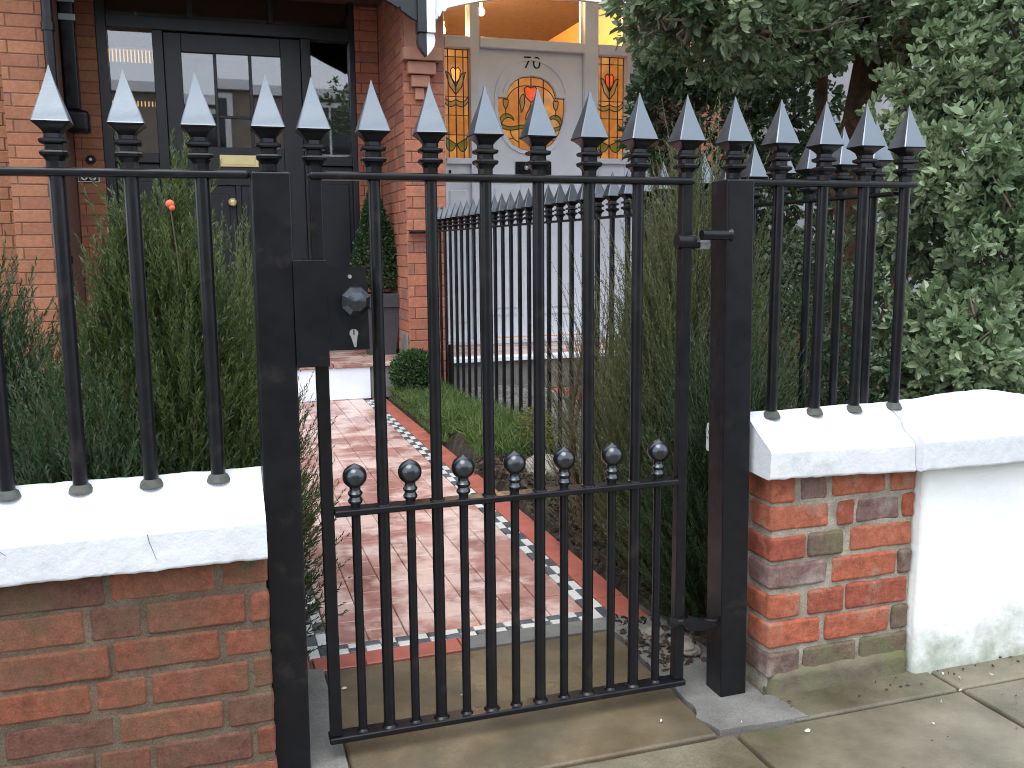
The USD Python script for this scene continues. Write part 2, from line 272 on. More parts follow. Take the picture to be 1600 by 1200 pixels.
PETAL = leafmat('white_petal', (.7, .7, .65), (.85, .85, .8), .6, .2)
FLOWER = plain('orange_red_petal', (.65, .12, .05), .5, .1)

# ------------------------------------------------------------------ ground, road, pavement, path
rng = np.random.default_rng(7)
def grid(x0, x1, y0, y1, nx, ny, h):
    X, Y = np.meshgrid(np.linspace(x0, x1, nx + 1), np.linspace(y0, y1, ny + 1), indexing='ij')
    V = np.stack([X, Y, h(X, Y)], -1).reshape(-1, 3); i = np.arange((nx + 1) * (ny + 1)).reshape(nx + 1, ny + 1)
    q = np.stack([i[:-1, :-1], i[1:, :-1], i[1:, 1:], i[:-1, 1:]], -1).reshape(-1, 4)
    return trimesh.Trimesh(V, np.vstack([q[:, [0, 1, 2]], q[:, [0, 2, 3]]]), process=False)
flat = lambda z: (lambda X, Y: np.full(X.shape, float(z)))
solo('ground', grid(-300, 300, -300, 300, 4, 4, flat(-.30)), SOIL, kind='structure')
solo('road', grid(-60, 60, -9.2, -2.95, 8, 4, flat(-.13)), ASPHALT, kind='structure')
kerb = Thing('kerb', (0, -2.9, -.13), kind='structure')
for k in range(-8, 9): kerb.part('kerb_stone', rbox(k * .9 + .004, k * .9 + .896, -2.95, -2.80, -.3, .0, .015), SLAB_G, 40)
solo('far_pavement', bx(-60, 60, -11.5, -9.2, -.3, .0), CONC, kind='structure')

pav = Thing('pavement', (0, -1, 0), kind='structure')
pav.part('bedding', grid(-8, 8, -2.8, .6, 4, 4, flat(-.014)), GROUT)
def slab(x0, x1, y0, y1, mat, dz=0., seed=0):
    nx, ny = max(2, int((x1 - x0) / .03)), max(2, int((y1 - y0) / .03))
    return pav.part('paving_slab', rbox(x0 + .004, x1 - .004, y0 + .004, y1 - .004, -.06, dz, .007, (min(nx, 30), min(ny, 30), 1), .0022, 7, seed), mat, 40)
slab(.02, .825, -.183, .425, SLAB_T, .0, 1).prim.SetCustomDataByKey('label', 'tan stone threshold slab under the gate')
sid = 2
xs_row = [-3.4, -2.7, -1.95, -1.25, -.62, .25, .86, 1.49, 2.15, 2.9, 3.6]
for a, b in zip(xs_row[:-1], xs_row[1:]): slab(a, b, -.80, -.186, SLAB_G, rng.normal(0, .0012), sid); sid += 1
for r_, (ya, yb) in enumerate(((-1.45, -.80), (-2.12, -1.45), (-2.79, -2.12))):
    xx = -3.6 + .3 * r_
    while xx < 3.8:
        w = rng.uniform(.55, .85); slab(xx, xx + w, ya, yb, SLAB_G, rng.normal(0, .0012), sid); xx += w; sid += 1
for a, b in ((1.49, 2.15), (2.15, 2.9), (2.9, 3.6), (-3.4, -2.2), (-2.2, -1.2), (-1.2, -.2)): slab(a, b, -.186, -.03, SLAB_G, .001, sid); sid += 1
slab(1.02, 1.49, -.186, -.03, SLAB_G, .0005, sid); sid += 1
def patch(pts, z, seed, amp=.012):
    o = np.array(Polygon(pts).segmentize(.025).exterior.coords)[:-1]; q = np.c_[o * 14, np.full(len(o), seed * 3.7)]
    o = o + (np.stack([meshkit.fbm(q, 3, seed), meshkit.fbm(q + 9, 3, seed)], 1) - .5) * 2 * amp
    t = trimesh.creation.extrude_polygon(Polygon(o).buffer(0), .05, engine='earcut'); t.apply_translation((0, 0, z - .05)); return pav.part('cement_fillet', t, CONC)
patch([(.832, .47), (.832, -.05), (.812, -.10), (.835, -.172), (1.06, -.178), (1.045, -.06), (1.02, -.055), (1.02, .47)], .0018, 3)
patch([(-.30, .44), (-.30, -.178), (.02, -.180), (.018, .44)], .0014, 4, .007)
patch([(.405, .428), (.84, .425), (.90, .47), (.89, .512), (.84, .508), (.42, .508)], .0025, 5, .006)

PX0, PX1 = -.095, .978
path = Thing('garden_path', (.44, .54, 0), kind='structure')
path.part('bedding', grid(PX0, PX1, .42, 4.80, 4, 10, flat(-.008)), GROUT)
def tile(name, x0, x1, y0, y1, mat, g=.0015, label=None):
    z = rng.normal(0, .0006); tx, ty = rng.normal(0, .0004, 2)
    c = .0022; x0 += g; x1 -= g; y0 += g; y1 -= g
    V = []
    for (ins, zz) in ((0, -.02), (0, -c), (c, 0)):
        V += [(x0 + ins, y0 + ins, zz), (x1 - ins, y0 + ins, zz), (x1 - ins, y1 - ins, zz), (x0 + ins, y1 - ins, zz)]
    V = np.array(V); V[4:, 2] += z + tx * np.sign(V[4:, 0] - (x0 + x1) / 2) + ty * np.sign(V[4:, 1] - (y0 + y1) / 2)
    F = [[8, 9, 10], [8, 10, 11]]
    for b in (0, 4):
        for j in range(4):
            k = (j + 1) % 4; F += [[b + j, b + k, b + 4 + k], [b + j, b + 4 + k, b + 4 + j]]
    return path.part(name, trimesh.Trimesh(V, F, process=False), mat)
CW, CL = .031, .078
xi0, xi1 = .024 + CW + .002, .848 - CW - .002            # inner field between the chequered strips
Y0, Y1 = .545, 4.79
ncol = 7; w = (xi1 - xi0) / ncol; L = .147
for c in range(ncol):
    y = Y0 + CW - (L * .5 if c % 2 else 0)
    while y < Y1:
        a, b = max(y, Y0 + CW), min(y + L, Y1)
        if b - a > .02: tile('brick_paver', xi0 + c * w, xi0 + (c + 1) * w, a, b, TILE_R)
        y += L
def checker(xc, stuff_from=99):
    joined = []
    y = Y0 - CW; k = 0
    while y < Y1 - CL:
        for s in (0, 1):
            white = (k + s) % 2 == 0
            if y < stuff_from: tile('white_tile' if white else 'black_tile', xc - CW + s * CW, xc + s * CW, y, y + CL, TILE_W if white else TILE_K, .001)
        y += CL; k += 1
checker(.848); checker(.024, 1.6)
x = xi0; k = 0
while x < xi1 - .01:
    b = min(x + .045, xi1)
    for s in (0, 1):
        white = (k + s) % 2 == 0
        tile('white_tile' if white else 'black_tile', x, b, Y0 - CW + s * CW, Y0 + s * CW, TILE_W if white else TILE_K, .001)
    x += .045; k += 1
for xa, xb in ((.848 + CW + .002, PX1), (PX0, .024 - CW - .002)):
    y = .43
    while y < Y1: tile('edge_tile', xa, xb, y, min(y + .232, Y1), TILE_E); y += .232
x = .0
while x < .40: tile('edge_tile', x, x + .133, .43, Y0 - CW - .002, TILE_E); x += .133

def soilh(X, Y):
    P = np.stack([X, Y, X * 0], -1)
    h = .015 + .05 * (meshkit.fbm(P * 3.1, 4, 3) - .4)
    h = h + .05 * ((X > 1.0) & (X < 1.42)) * np.clip((Y - .3) / .6, 0, 1)
    out = ((X > PX0 - .02) & (X < PX1 + .005)) | ((X > 2.16) & (X < 3.12)) | (Y < .17)
    return np.where(out, -.07, h)
solo('garden_soil', grid(-5, 8, .02, 6.2, 200, 130, soilh), SOIL, True, kind='structure')

CR1 = [(-.340, -.1035, .562), (-.337, -.1045, .545), (-.332, -.1045, .530), (-.327, -.1042, .513)]
CR2 = [(-.588, -.1035, .560), (-.583, -.1045, .556), (-.574, -.1045, .548)]
# ------------------------------------------------------------------ near walls
def near_brick(thing, x0, x1, y0, y1, z0, z1, mat, seed, r=.007, amp=.0025):
    return thing.part('brick', rbox(x0, x1, y0, y1, z0, z1, r, (max(2, int((x1 - x0) / .02)), 2, 4), amp, 26, seed), mat, 50)
def coping(prof, x0, x1, seed, amp=.004, nx=None, zfun=None, seg=.012):
    """prof: closed (y, z) outline, clockwise seen from +x is not needed; lofted along x, roughened"""
    P = np.array(prof, float); pts = []
    ring = Polygon(P).buffer(-.008, join_style=1).buffer(.008, join_style=1, quad_segs=3) if True else Polygon(P)
    R = np.array(ring.exterior.coords)[:-1]
    out = []
    for a, b in zip(R, np.roll(R, -1, 0)):
        n = max(1, int(np.linalg.norm(b - a) / seg)); out += [a + (b - a) * t for t in np.arange(n) / n]
    R = np.array(out); m_ = len(R); nx = nx or max(6, int((x1 - x0) / .012)); xs = np.linspace(x0, x1, nx + 1)
    V = np.array([[(xx, y, z + (zfun(xx, y) if zfun else 0)) for y, z in R] for xx in xs])
    c = R.mean(0); nrm = R - c; nrm /= np.linalg.norm(nrm, axis=1, keepdims=True)
    d = (meshkit.fbm(V * 9 + seed * 3.1, 4, seed) - .5) * 2 * amp + (meshkit.fbm(V * 45, 3, seed + 5) - .5) * 2 * amp * .5
    low = V[..., 2] < V[..., 2].min() + .012
    d = d + low * (meshkit.fbm(V * 60, 3, seed + 9) - .5) * .012
    V[..., 1] += d * nrm[:, 0]; V[..., 2] += d * nrm[:, 1]
    F = []
    idx = np.arange((nx + 1) * m_).reshape(nx + 1, m_)
    q = np.stack([idx[:-1], idx[1:], np.roll(idx, -1, 1)[1:], np.roll(idx, -1, 1)[:-1]], -1).reshape(-1, 4)
    F = np.vstack([q[:, [0, 1, 2]], q[:, [0, 2, 3]]])
    VV = np.vstack([V.reshape(-1, 3), [(x0, *c), (x1, *c)]]); s = (nx + 1) * m_
    caps = [[s, idx[0, j], idx[0, (j + 1) % m_]] for j in range(m_)] + [[s + 1, idx[-1, (j + 1) % m_], idx[-1, j]] for j in range(m_)]
    t = trimesh.Trimesh(VV, np.vstack([F, caps]), process=False); trimesh.repair.fix_normals(t); return t

CH = .0712; WF, WB = -.06, .155
lw = Thing('garden_wall', (-1.4, .05, 0), 'weathered brown-red brick wall under a white coping, left of the gate, in the near corner', 'wall')
lw.part('mortar', rbox(-3.0, -.1295, WF + .0035, WB - .005, -.05, .50, .004, (130, 6, 26), .003, 22, 2), MORTAR_L, 50)
sd = 10
for row in range(7):
    z0, z1 = .488 - (row + 1) * CH + .0048, .488 - row * CH - .0048
    x = -.1225; k = 0
    seq = [.098, .2] if row % 2 == 0 else [.046, .19, .1]
    while x > -2.2:
        ww = seq[k] if k < len(seq) else ((.098 if (k + row) % 2 else .2))
        xa = x - ww; jit = rng.normal(0, .002, 2)
        if xa > -.95: near_brick(lw, xa + .0045, x - .0045, WF + rng.normal(0, .0015), .02, z0 + jit[0], z1 + jit[1], BRICK_L, sd)
        else: lw.part('brick', rbox(xa + .006, x - .006, WF, .02, z0, z1, .006), BRICK_L)
        x = xa; k += 1; sd += 1
        if x - .1 < -2.2: break
lw.part('coping', coping([(-.10, .488), (-.10, .563), (.02, .645), (.19, .585), (.19, .50)], -3.0, -.1275, 1), WHITE, 40)

def crack(th, pts): th.part('crack', tube(np.array(pts, float), np.linspace(.0007, .0004, len(pts)), 5), LEAD)
crack(lw, CR1); crack(lw, CR2)
rw = Thing('garden_wall', (1.2, .05, 0), 'short orange-red brick pier with buff mortar under a white coping, right of the gate', 'wall')
X0 = 1.022
rw.part('mortar', rbox(X0 + .006, 1.436, WF + .0065, WB - .006, -.05, .555, .006, (40, 20, 36), .004, 24, 5), MORTAR_R, 50)
xw = lambda zx: X0 + (zx - 228) / 477 * .414 + (.0025 if zx > 228 else 0)
O, Pu, Mo = BRICK_R, BRICK_P, BRICK_M
rows = [([(228, 300, O), (318, 405, Pu), (420, 600, O), (615, 702, O)], 0), ([(228, 413, O), (440, 497, O), (503, 652, Pu), (660, 702, O)], 1), ([(228, 340, O), (348, 462, Mo), (485, 698, O)], 0), ([(228, 412, Pu), (428, 648, O), (655, 700, Pu)], 1),
        ([(228, 330, O), (355, 472, O), (480, 692, O)], 0), ([(228, 396, O), (415, 632, O), (642, 700, Mo)], 1), ([(228, 330, Pu), (345, 520, Mo), (535, 700, Mo)], 0)]
CR = .0722
for i, (bs, stretcher) in enumerate(rows):
    z1 = .545 - i * CR - .004; z0 = z1 - CR + .0095
    for j, (a, b, mt) in enumerate(bs):
        yb = (.035 if stretcher else .148) if j == 0 else .03
        near_brick(rw, xw(a) + (0 if j == 0 else .0), xw(b), WF + rng.normal(0, .002), yb, z0 + rng.normal(0, .002), z1 + rng.normal(0, .002), mt, 100 + i * 9 + j, .0085, .0042)
    if stretcher: near_brick(rw, X0 + rng.normal(0, .002), X0 + .1, .049, .148, z0, z1, O, 100 + i * 9 + 8, .01, .0035)
rw.part('mossy_footing', rbox(1.03, 1.438, -.072, -.02, -.03, .062, .022, (30, 3, 5), .007, 20, 8), MOSS, 60)
sag = lambda xx, y: .012 * math.sin((xx - 1) * 5)
rw.part('coping', coping([(-.10, .546), (-.10, .613), (.015, .688), (.19, .63), (.19, .56)], .988, 1.392, 4, .0045, zfun=lambda xx, y: -.012 * (xx - .99) / .4 * (y < -.05)), WHITE, 40)
nw = Thing('garden_wall', (2.6, .05, 0), 'white rendered wall with a white coping, butting against the orange brick pier on the right', 'wall')
nw.part('wall_body', rbox(1.439, 4.2, -.083, .16, -.05, .55, .012, (120, 6, 26), .006, 8, 6), RENDER, 50)
def hump(xx, y): return .016 * math.exp(-((xx - 1.68) / .16) ** 2) * (y > -.05) - .03 * max(0, min(1, (xx - 1.7) / .3)) * (y > -.05)
nw.part('coping', coping([(-.125, .538), (-.125, .612), (.015, .690), (.19, .63), (.19, .55)], 1.394, 4.2, 12, .006, zfun=hump), WHITE, 40)

# ------------------------------------------------------------------ ironwork
ZR = 1.222                                                    # the top rail
def spike_mesh(cx, cy, k=1.0, zr=ZR):
    b = zr + .006
    s = [(b, .0125, .5), (b + .012, .0125, .5), (b + .019, .0165, .5), (b + .022, .0215, .35), (b + .027, .0225, .3), (b + .030, .0205, .35), (b + .032, .0135, .4), (b + .041, .0132, .4),
         (b + .043, .0195, .35), (b + .046, .0222, .3), (b + .050, .0218, .3), (b + .053, .014, .4), (b + .060, .0132, .4), (b + .066, .0165, .25), (b + .074, .0245, .12), (b + .0775, .0292, .07), (b + .080, .0300, .06), (b + .0825, .0288, .06)]
    s = [(z, w_ * (1.06 if w_ > .02 else 1.12), c_) for z, w_, c_ in s]
    for t in (.12, .25, .4, .55, .7, .85, .95): s.append((b + .0825 + .0965 * t, .0305 * (1 - t) ** 1.13 + .0009, .08))
    s.append((b + .0825 + .097, .0006, .3))
    k = next(i for i, q in enumerate(s) if q[0] > b + .079)
    return loft(s[k:], cx, cy), loft(s[:k + 1], cx, cy)
def spear(th, ms):
    rr_ = np.random.default_rng(len(_names) * 7 + _names.get((th.path, 'spear_tip'), 0)); a, b, c = rr_.normal(0, .006, 2).tolist() + [rr_.normal(0, .03)]
    zb = ms[1].vertices[:, 2].min(); cx, cy = ms[0].vertices[:, :2].mean(0)
    for t in ms:
        v = np.array(t.vertices) - [cx, cy, zb]; v = np.stack([v[:, 0] * math.cos(c) - v[:, 1] * math.sin(c) + a * v[:, 2], v[:, 0] * math.sin(c) + v[:, 1] * math.cos(c) + b * v[:, 2], v[:, 2]], 1); t.vertices = v + [cx, cy, zb]
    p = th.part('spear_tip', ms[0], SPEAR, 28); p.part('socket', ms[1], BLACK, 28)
def bar_mesh(x, y, z0, z1, r=.0112, weld=False):
    ms = [cyl((x, y, z0), (x, y, z1), r, n=16)]
    if weld: ms.append(revolve([(r * 1.45, 0), (r * 1.35, .002), (r * 1.05, .005)], (x, y, z0), 16))
    return cat_(ms)
def ball_mesh(x, y, zb):
    R = .0252; zc = zb + .066
    prof = [(.0095, 0), (.0100, .006), (.0145, .011), (.0155, .015), (.0125, .020), (.0115, .023), (.0150, .028), (.0158, .031), (.0120, .036), (.0112, .040)]
    prof += [(R * math.sin(a), zc - zb - R * math.cos(a)) for a in np.linspace(.5, 2.75, 14)] + [(.004, zc - zb + R * 1.03), (.0008, zc - zb + R * 1.10)]
    return revolve(prof, (x, y, zb), 22)
s_ = .116
RB = .0125
gate = Thing('garden_gate', (.44, 0, .053), 'black iron garden gate with spear tips and ball-topped short bars, shut between two posts', 'gate')
rail = gate.part('top_rail', rbox(-.013, 7 * s_ + .015, -.020, .020, ZR - .0085, ZR + .0075, .007, (1, 1, 1), rseg=2), BLACK, 40)
ZM, ZB = .5418, .053
gate.part('mid_rail', rbox(.0128, 7 * s_ - .0128, -.021, .021, ZM - .008, ZM + .0062, .004, rseg=2), BLACK, 40)
gate.part('bottom_rail', rbox(-.015, 7 * s_ + .015, -.021, .021, ZB - .014, ZB + .000, .004, rseg=2), BLACK, 40)
for k in range(8):
    gate.part('stile' if k in (0, 7) else 'bar', rbox(k * s_ - .0125, k * s_ + .0125, -.0125, .0125, ZB, ZR - .006, .003, rseg=2) if k in (0, 7) else bar_mesh(k * s_, 0, ZB, ZR - .006, RB, True), BLACK, 35)
    spear(gate, spike_mesh(k * s_, 0))
for k in range(7):
    x = (k + .5) * s_
    gate.part('short_bar', bar_mesh(x, 0, ZB, ZM - .006, .0096, True), BLACK, 35)
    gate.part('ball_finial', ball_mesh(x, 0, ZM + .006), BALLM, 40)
# welds where the bars pass the mid rail
for k in range(1, 7): gate.part('weld_collar', revolve([(.0165, 0), (.0155, .0025), (.0115, .004)], (k * s_, 0, ZM + .006), 14), BLACK, 30)
# lock
lp = Polygon([(-.036, 1.062), (-.006, 1.060), (.002, 1.0575), (.010, 1.051), (.018, 1.0455), (.0885, 1.0445), (.0915, .8810), (-.036, .8810)])
lock = gate.part('lock_plate', plate(lp, -.040, .004), BLACK, 30)
lock.part('lock_case', rbox(-.034, .088, -.0355, .0, .886, 1.040, .004), BLACK, 40)
lock.part('keep_box', rbox(-.052, .0115, -.0412, -.0366, .850, 1.058, .001), BLACK, 40)
kn = []
for (dd, rr) in ((0, .010), (.018, .011), (.022, .024), (.034, .0305), (.046, .029), (.058, .019), (.062, .005)): kn.append((rr, dd))
k_ = revolve(kn, (0, 0, 0), 8); v = np.array(k_.vertices); a_ = .35
k_.vertices = np.stack([.060 + v[:, 0] * math.cos(a_) - v[:, 1] * math.sin(a_), -.040 - v[:, 2], .979 + v[:, 0] * math.sin(a_) + v[:, 1] * math.cos(a_)], 1); k_.invert(); trimesh.repair.fix_normals(k_)
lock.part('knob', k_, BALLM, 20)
esc = unary_union([Point(.060, .914).buffer(.0085), Polygon([(.0525, .914), (.0675, .914), (.0645, .889), (.0595, .889)]), Point(.062, .8895).buffer(.0028)])
lock.part('keyhole_cover', plate(esc, -.0442, .004), STEEL)
lock.part('keyhole', plate(sbox(.0588, .911, .0612, .922), -.0446, .001), BLACK)
lock.part('screw', cyl((.056, -.0405, 1.0255), (.056, -.043, 1.0255), .0045, .0035), STEEL, 40)
# hinges
hg = gate.part('hinge', cat_([cyl((.790, -.004, 1.089), (.832, -.004, 1.089), .0165), cyl((.835, -.004, 1.082), (.872, -.004, 1.082), .0075)]), BLACK, 40, label='upper hinge band and pin')
hg.part('nut', cyl((.846, -.004, 1.082), (.870, -.004, 1.082), .0115, n=6), ZINC, 20)
hb = gate.part('hinge', cat_([cyl((.79, -.024, .202), (.79, -.010, .202), .012), cyl((.79, -.016, .202), (.905, -.016, .190), .0085)]), BLACK, 40, label='lower hinge eye and arm')
hb.part('hinge_plate', plate(Polygon([(.808, .200), (.832, .213), (.862, .204), (.905, .186), (.862, .176), (.826, .181)]), -.030, .010), BLACK, 30)

def post(x0, x1, label, lean=0.0):
    p = Thing('gate_post', ((x0 + x1) / 2, 0, 0), label, 'gate post', 'square posts either side of the gate')
    t = rbox(x0, x1, -.035, .037, -.25, ZR + .004, .0045, rseg=2)
    v = np.array(t.vertices); v[:, 0] += lean * (1 - v[:, 2] / ZR); t.vertices = v
    p.part('post_tube', t, BLACK, 40); spear(p, spike_mesh((x0 + x1) / 2, 0, zr=ZR + .001)); return p
post(-.122, -.048, 'square black gate post at the lock side, against the left white coping', -.010)
pr = post(.897, .967, 'square black gate post at the hinge side, beside the orange brick pier', .016)
pr.part('hinge_stub', cat_([cyl((.838, -.030, 1.1035), (.904, -.030, 1.1035), .0112), cyl((.902, -.030, 1.1035), (.910, -.030, 1.1035), .0112, .0165)]), BLACK, 40)

lr = Thing('iron_railing', (-.6, 0, .64), 'black iron railing with spear tips standing on the left white coping', 'railing')
lr.part('rail', rbox(-3.0, -.123, -.018, .018, ZR - .0085, ZR + .0065, .006, rseg=2), BLACK, 40)
for x in [-.583 - .122 * k for k in range(18)][::-1] + [-.459, -.334, -.210]:
    lr.part('bar', bar_mesh(x, 0, .628, ZR - .006, .0138), BLACK, 35); spear(lr, spike_mesh(x, 0))
    lr.part('lead_caulking', revolve([(.023, -.012), (.019, -.001), (.0142, .003)], (x, 0, .640), 14), LEADM, 40)
rr = Thing('iron_railing', (1.2, 0, .68), 'short black spear-topped iron railing on the coping of the orange brick pier', 'railing')
rr.part('rail', rbox(.968, 1.432, -.018, .018, ZR - .0085, ZR + .0065, .006, rseg=2), BLACK, 40)
for x in (1.052, 1.172, 1.286, 1.405):
    rr.part('bar', bar_mesh(x, 0, .672, ZR - .006, .0130), BLACK, 35); spear(rr, spike_mesh(x, 0))
    rr.part('lead_caulking', revolve([(.022, -.012), (.017, -.001), (.0135, .003)], (x, 0, .686), 14), LEADM, 40)
FX = 1.40
dr = Thing('iron_railing', (FX, 2.4, .06), 'long black spear-topped railing running back to the brick pillar between the two gardens', 'railing')
dr.part('rail', rbox(FX - .014, FX + .014, .018, 4.84, ZR - .026, ZR - .015, .004), BLACK, 40)
dr.part('bottom_rail', rbox(FX - .014, FX + .014, .22, 4.84, .058, .070, .004), BLACK, 40)
for y in [.105, .232, .37, .51, .655, .80] + [.95 + .152 * q for q in range(26)]:
    dr.part('bar', bar_mesh(FX, y, .66 if y < .2 else .068, ZR - .026, .0112), BLACK, 35); spear(dr, spike_mesh(FX, y, zr=ZR - .021))
dr.part('wall_bracket', bx(1.19, FX, 4.80, 4.84, 1.185, 1.205), BLACK); dr.part('wall_bracket', bx(1.25, FX, 4.80, 4.84, .29, .315), BLACK)
dr.part('ground_stay', bx(1.385, 1.415, 4.50, 4.53, -.05, .40), BLACK)

# ------------------------------------------------------------------ the house with the black door
def brick_face(part_to, O_, U, Nn, W, z0, z1, mat, course=.078, seed=0, ragged=True, st=.218, hd=.105, g=.0022):
    """Flemish bond on one face: every brick a mesh of its own"""
    O_, U, Nn = map(lambda a: np.array(a, float), (O_, U, Nn)); rg = np.random.default_rng(seed); z = z0; r = 0
    while z < z1 - .01:
        zt = min(z + course, z1); u = -(.06 if r % 2 else 0.); k = r % 2
        while u < W - .004:
            ww = st if k % 2 == 0 else hd; a, b = max(u, 0), min(u + ww, W)
            if W - b < .03: b = W
            if b - a > .012:
                d = rg.normal(0, .0012); c = .004; V = []
                for ins, dep in ((0, -.03), (0, -c), (c, 0)):
                    for uu, zz in ((a + g + ins, z + g + ins), (b - g - ins, z + g + ins), (b - g - ins, zt - g - ins), (a + g + ins, zt - g - ins)): V.append(O_ + U * uu + Nn * (dep + d) + np.array([0, 0, zz]))
                F = [[8, 9, 10], [8, 10, 11]]
                for q in (0, 4):
                    for j in range(4):
                        kk = (j + 1) % 4; F += [[q + j, q + kk, q + 4 + kk], [q + j, q + 4 + kk, q + 4 + j]]
                t = trimesh.Trimesh(np.array(V), F, process=False)
                if np.dot(np.cross(U, [0, 0, 1]), Nn) < 0: t.invert()
                part_to.part('brick', t, mat)
            u = b if b == W else u + ww; k += 1
        z = zt; r += 1
FY, DY = 4.85, 5.82                                            # front of the pillars, plane of the door frames
house = Thing('brick_house', (0, 5.5, 0), 'red brick house with a recessed porch and a panelled black front door', 'house')
wallp = house.part('wall', cat_([bx(1.184, 1.476, FY + .004, DY + .1, 0, 3.0, .001), bx(-1.376, -1.104, FY + .004, DY + .1, 0, 3.0, .001), bx(-4.5, -1.378, 5.204, 6.2, 0, 6.5, .001), bx(.99, 1.182, 5.804, 6.2, 0, 3.0, .001), bx(-1.10, -.904, 5.804, 6.2, 0, 3.0, .001),
                                 bx(-4.5, 1.476, FY + .3, 9.0, 3.001, 6.6, .001)]), MORTAR_H)
brick_face(wallp, (1.18, FY, 0), (1, 0, 0), (0, -1, 0), .30, .0, 2.98, BRICK_H, .0805, 1, st=.30, hd=.11)
brick_face(wallp, (1.18, 5.80, 0), (0, -1, 0), (-1, 0, 0), .945, .30, 2.98, BRICK_H, .0805, 2)
brick_face(wallp, (.99, 5.80, 0), (1, 0, 0), (0, -1, 0), .188, .30, 2.98, BRICK_H, .0805, 3)
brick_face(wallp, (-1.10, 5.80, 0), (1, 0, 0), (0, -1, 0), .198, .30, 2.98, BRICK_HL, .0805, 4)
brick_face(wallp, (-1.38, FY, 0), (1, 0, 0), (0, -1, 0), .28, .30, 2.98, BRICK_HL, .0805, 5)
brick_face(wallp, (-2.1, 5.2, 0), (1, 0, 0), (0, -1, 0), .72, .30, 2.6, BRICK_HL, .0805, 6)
house.part('plinth', rbox(1.162, 1.1795, 4.862, 5.1, .262, .45, .008), CONC, 40)
for (a, b, z0, z1, pr_) in ((1.166, 1.448, 2.39, 2.475, .10), (1.203, 1.404, 2.30, 2.385, .075), (1.231, 1.366, 2.215, 2.296, .052), (1.260, 1.325, 2.13, 2.211, .03)):
    house.part('corbel', rbox(a, b, FY - pr_, FY - .001, z0, z1, .006), TERRA, 40)
house.part('corbel_panel', bx(1.19, 1.47, FY - .02, FY - .001, 2.478, 2.98), TERRA)
# porch step
step = house.part('step', bx(-1.10, .872, 4.79, 4.86, .0, .232), WOOD_W)
house.part('step', bx(.874, 1.178, 4.80, 4.87, .0, .232), CONC, label='bare grey end of the step')
house.part('porch_floor', bx(-1.10, 1.178, 4.862, 5.82, .0, .236), GROUT)
for i in range(8):
    for j, (ya, yb) in enumerate(((4.775, 4.98), (4.98, 5.26), (5.26, 5.54), (5.54, 5.80))):
        a = -1.10 + i * .2847; house.part('porch_tile', bx(a + .003, a + .2817, ya + .003, yb - .003, .2335 if j == 0 else .237, .26), TILE_R)
# door set
fr = house.part('door_frame', cat_([bx(-.902, -.83, 5.80, 5.90, .262, 3.0), bx(-.518, -.444, 5.80, 5.90, .262, 2.708), bx(.569, .643, 5.80, 5.90, .262, 2.708), bx(.947, .988, 5.80, 5.90, .262, 3.0),
                                    bx(-.829, .946, 5.79, 5.90, 2.71, 2.80), bx(-.829, -.519, 5.81, 5.90, .262, .40), bx(.644, .946, 5.81, 5.90, .262, .40), bx(-.829, -.519, 5.80, 5.90, 1.74, 1.812), bx(.644, .946, 5.80, 5.90, 1.74, 1.812),
                                    bx(-.829, -.519, 5.845, 5.88, .402, 1.738), bx(.644, .946, 5.845, 5.88, .402, 1.738), bx(-.26, -.22, 5.80, 5.90, 2.802, 3.0), bx(.33, .37, 5.80, 5.90, 2.802, 3.0)]), BLACKDOOR, 40)
for xa, xb in ((-.80, -.55), (.675, .915)): fr.part('panel', rbox(xa, xb, 5.828, 5.844, .48, 1.60, .008), BLACKDOOR, 40)
fr.part('pane', bx(-.829, -.519, 5.86, 5.866, 1.813, 2.709, .001), PANE); fr.part('pane', bx(.644, .946, 5.86, 5.866, 1.813, 2.709, .001), PANE)
fr.part('fanlight_pane', bx(-.828, .945, 5.862, 5.868, 2.802, 3.0, .001), PANE)
gx0, gx1, gz0, gz1 = -.317, .415, 1.87, 2.57
door = house.part('black_front_door', cat_([bx(-.442, gx0, 5.84, 5.885, .28, 2.705), bx(gx1, .567, 5.84, 5.885, .28, 2.705), bx(gx0 + .001, gx1 - .001, 5.841, 5.884, gz1, 2.705), bx(gx0 + .001, gx1 - .001, 5.841, 5.884, 1.58, gz0), bx(gx0 + .001, gx1 - .001, 5.841, 5.884, .28, .45), bx(.03, .07, 5.841, 5.884, .451, 1.579)]), BLACKDOOR, 40)
for xa, xb in ((-.316, .029), (.071, .414)):
    door.part('panel', rbox(xa, xb, 5.862, 5.878, .452, 1.578, .003), BLACKDOOR, 40); door.part('panel', rbox(xa + .05, xb - .05, 5.850, 5.861, .51, 1.52, .008), BLACKDOOR, 40)
door.part('glazing_bar', cat_([bx(-.089, -.066, 5.845, 5.88, gz0, gz1, .003), bx(.171, .194, 5.845, 5.88, gz0, gz1, .003)]), BLACKDOOR, 40)
for xa, xb in ((gx0, -.09), (-.065, .170), (.195, gx1)):
    door.part('glazing_bar', bx(xa, xb, 5.847, 5.88, 2.090, 2.110, .003), BLACKDOOR, 40)
    for za, zb in ((gz0, 2.09), (2.11, gz1)):
        t = bx(xa, xb, 5.8635, 5.8675, za, zb, .0005); v = np.array(t.vertices); q = rng.normal(0, .004, 2)
        v[:, 1] += (v[:, 0] - xa) * q[0] + (v[:, 2] - za) * q[1]; t.vertices = v; door.part('pane', t, PANE)
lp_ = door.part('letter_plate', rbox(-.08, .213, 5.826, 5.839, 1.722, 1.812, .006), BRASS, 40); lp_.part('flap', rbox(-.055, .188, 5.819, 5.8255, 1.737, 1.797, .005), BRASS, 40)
door.part('knob', trimesh.creation.icosphere(2, .032).apply_translation((.0, 5.80, 1.45)), BRASS, True)
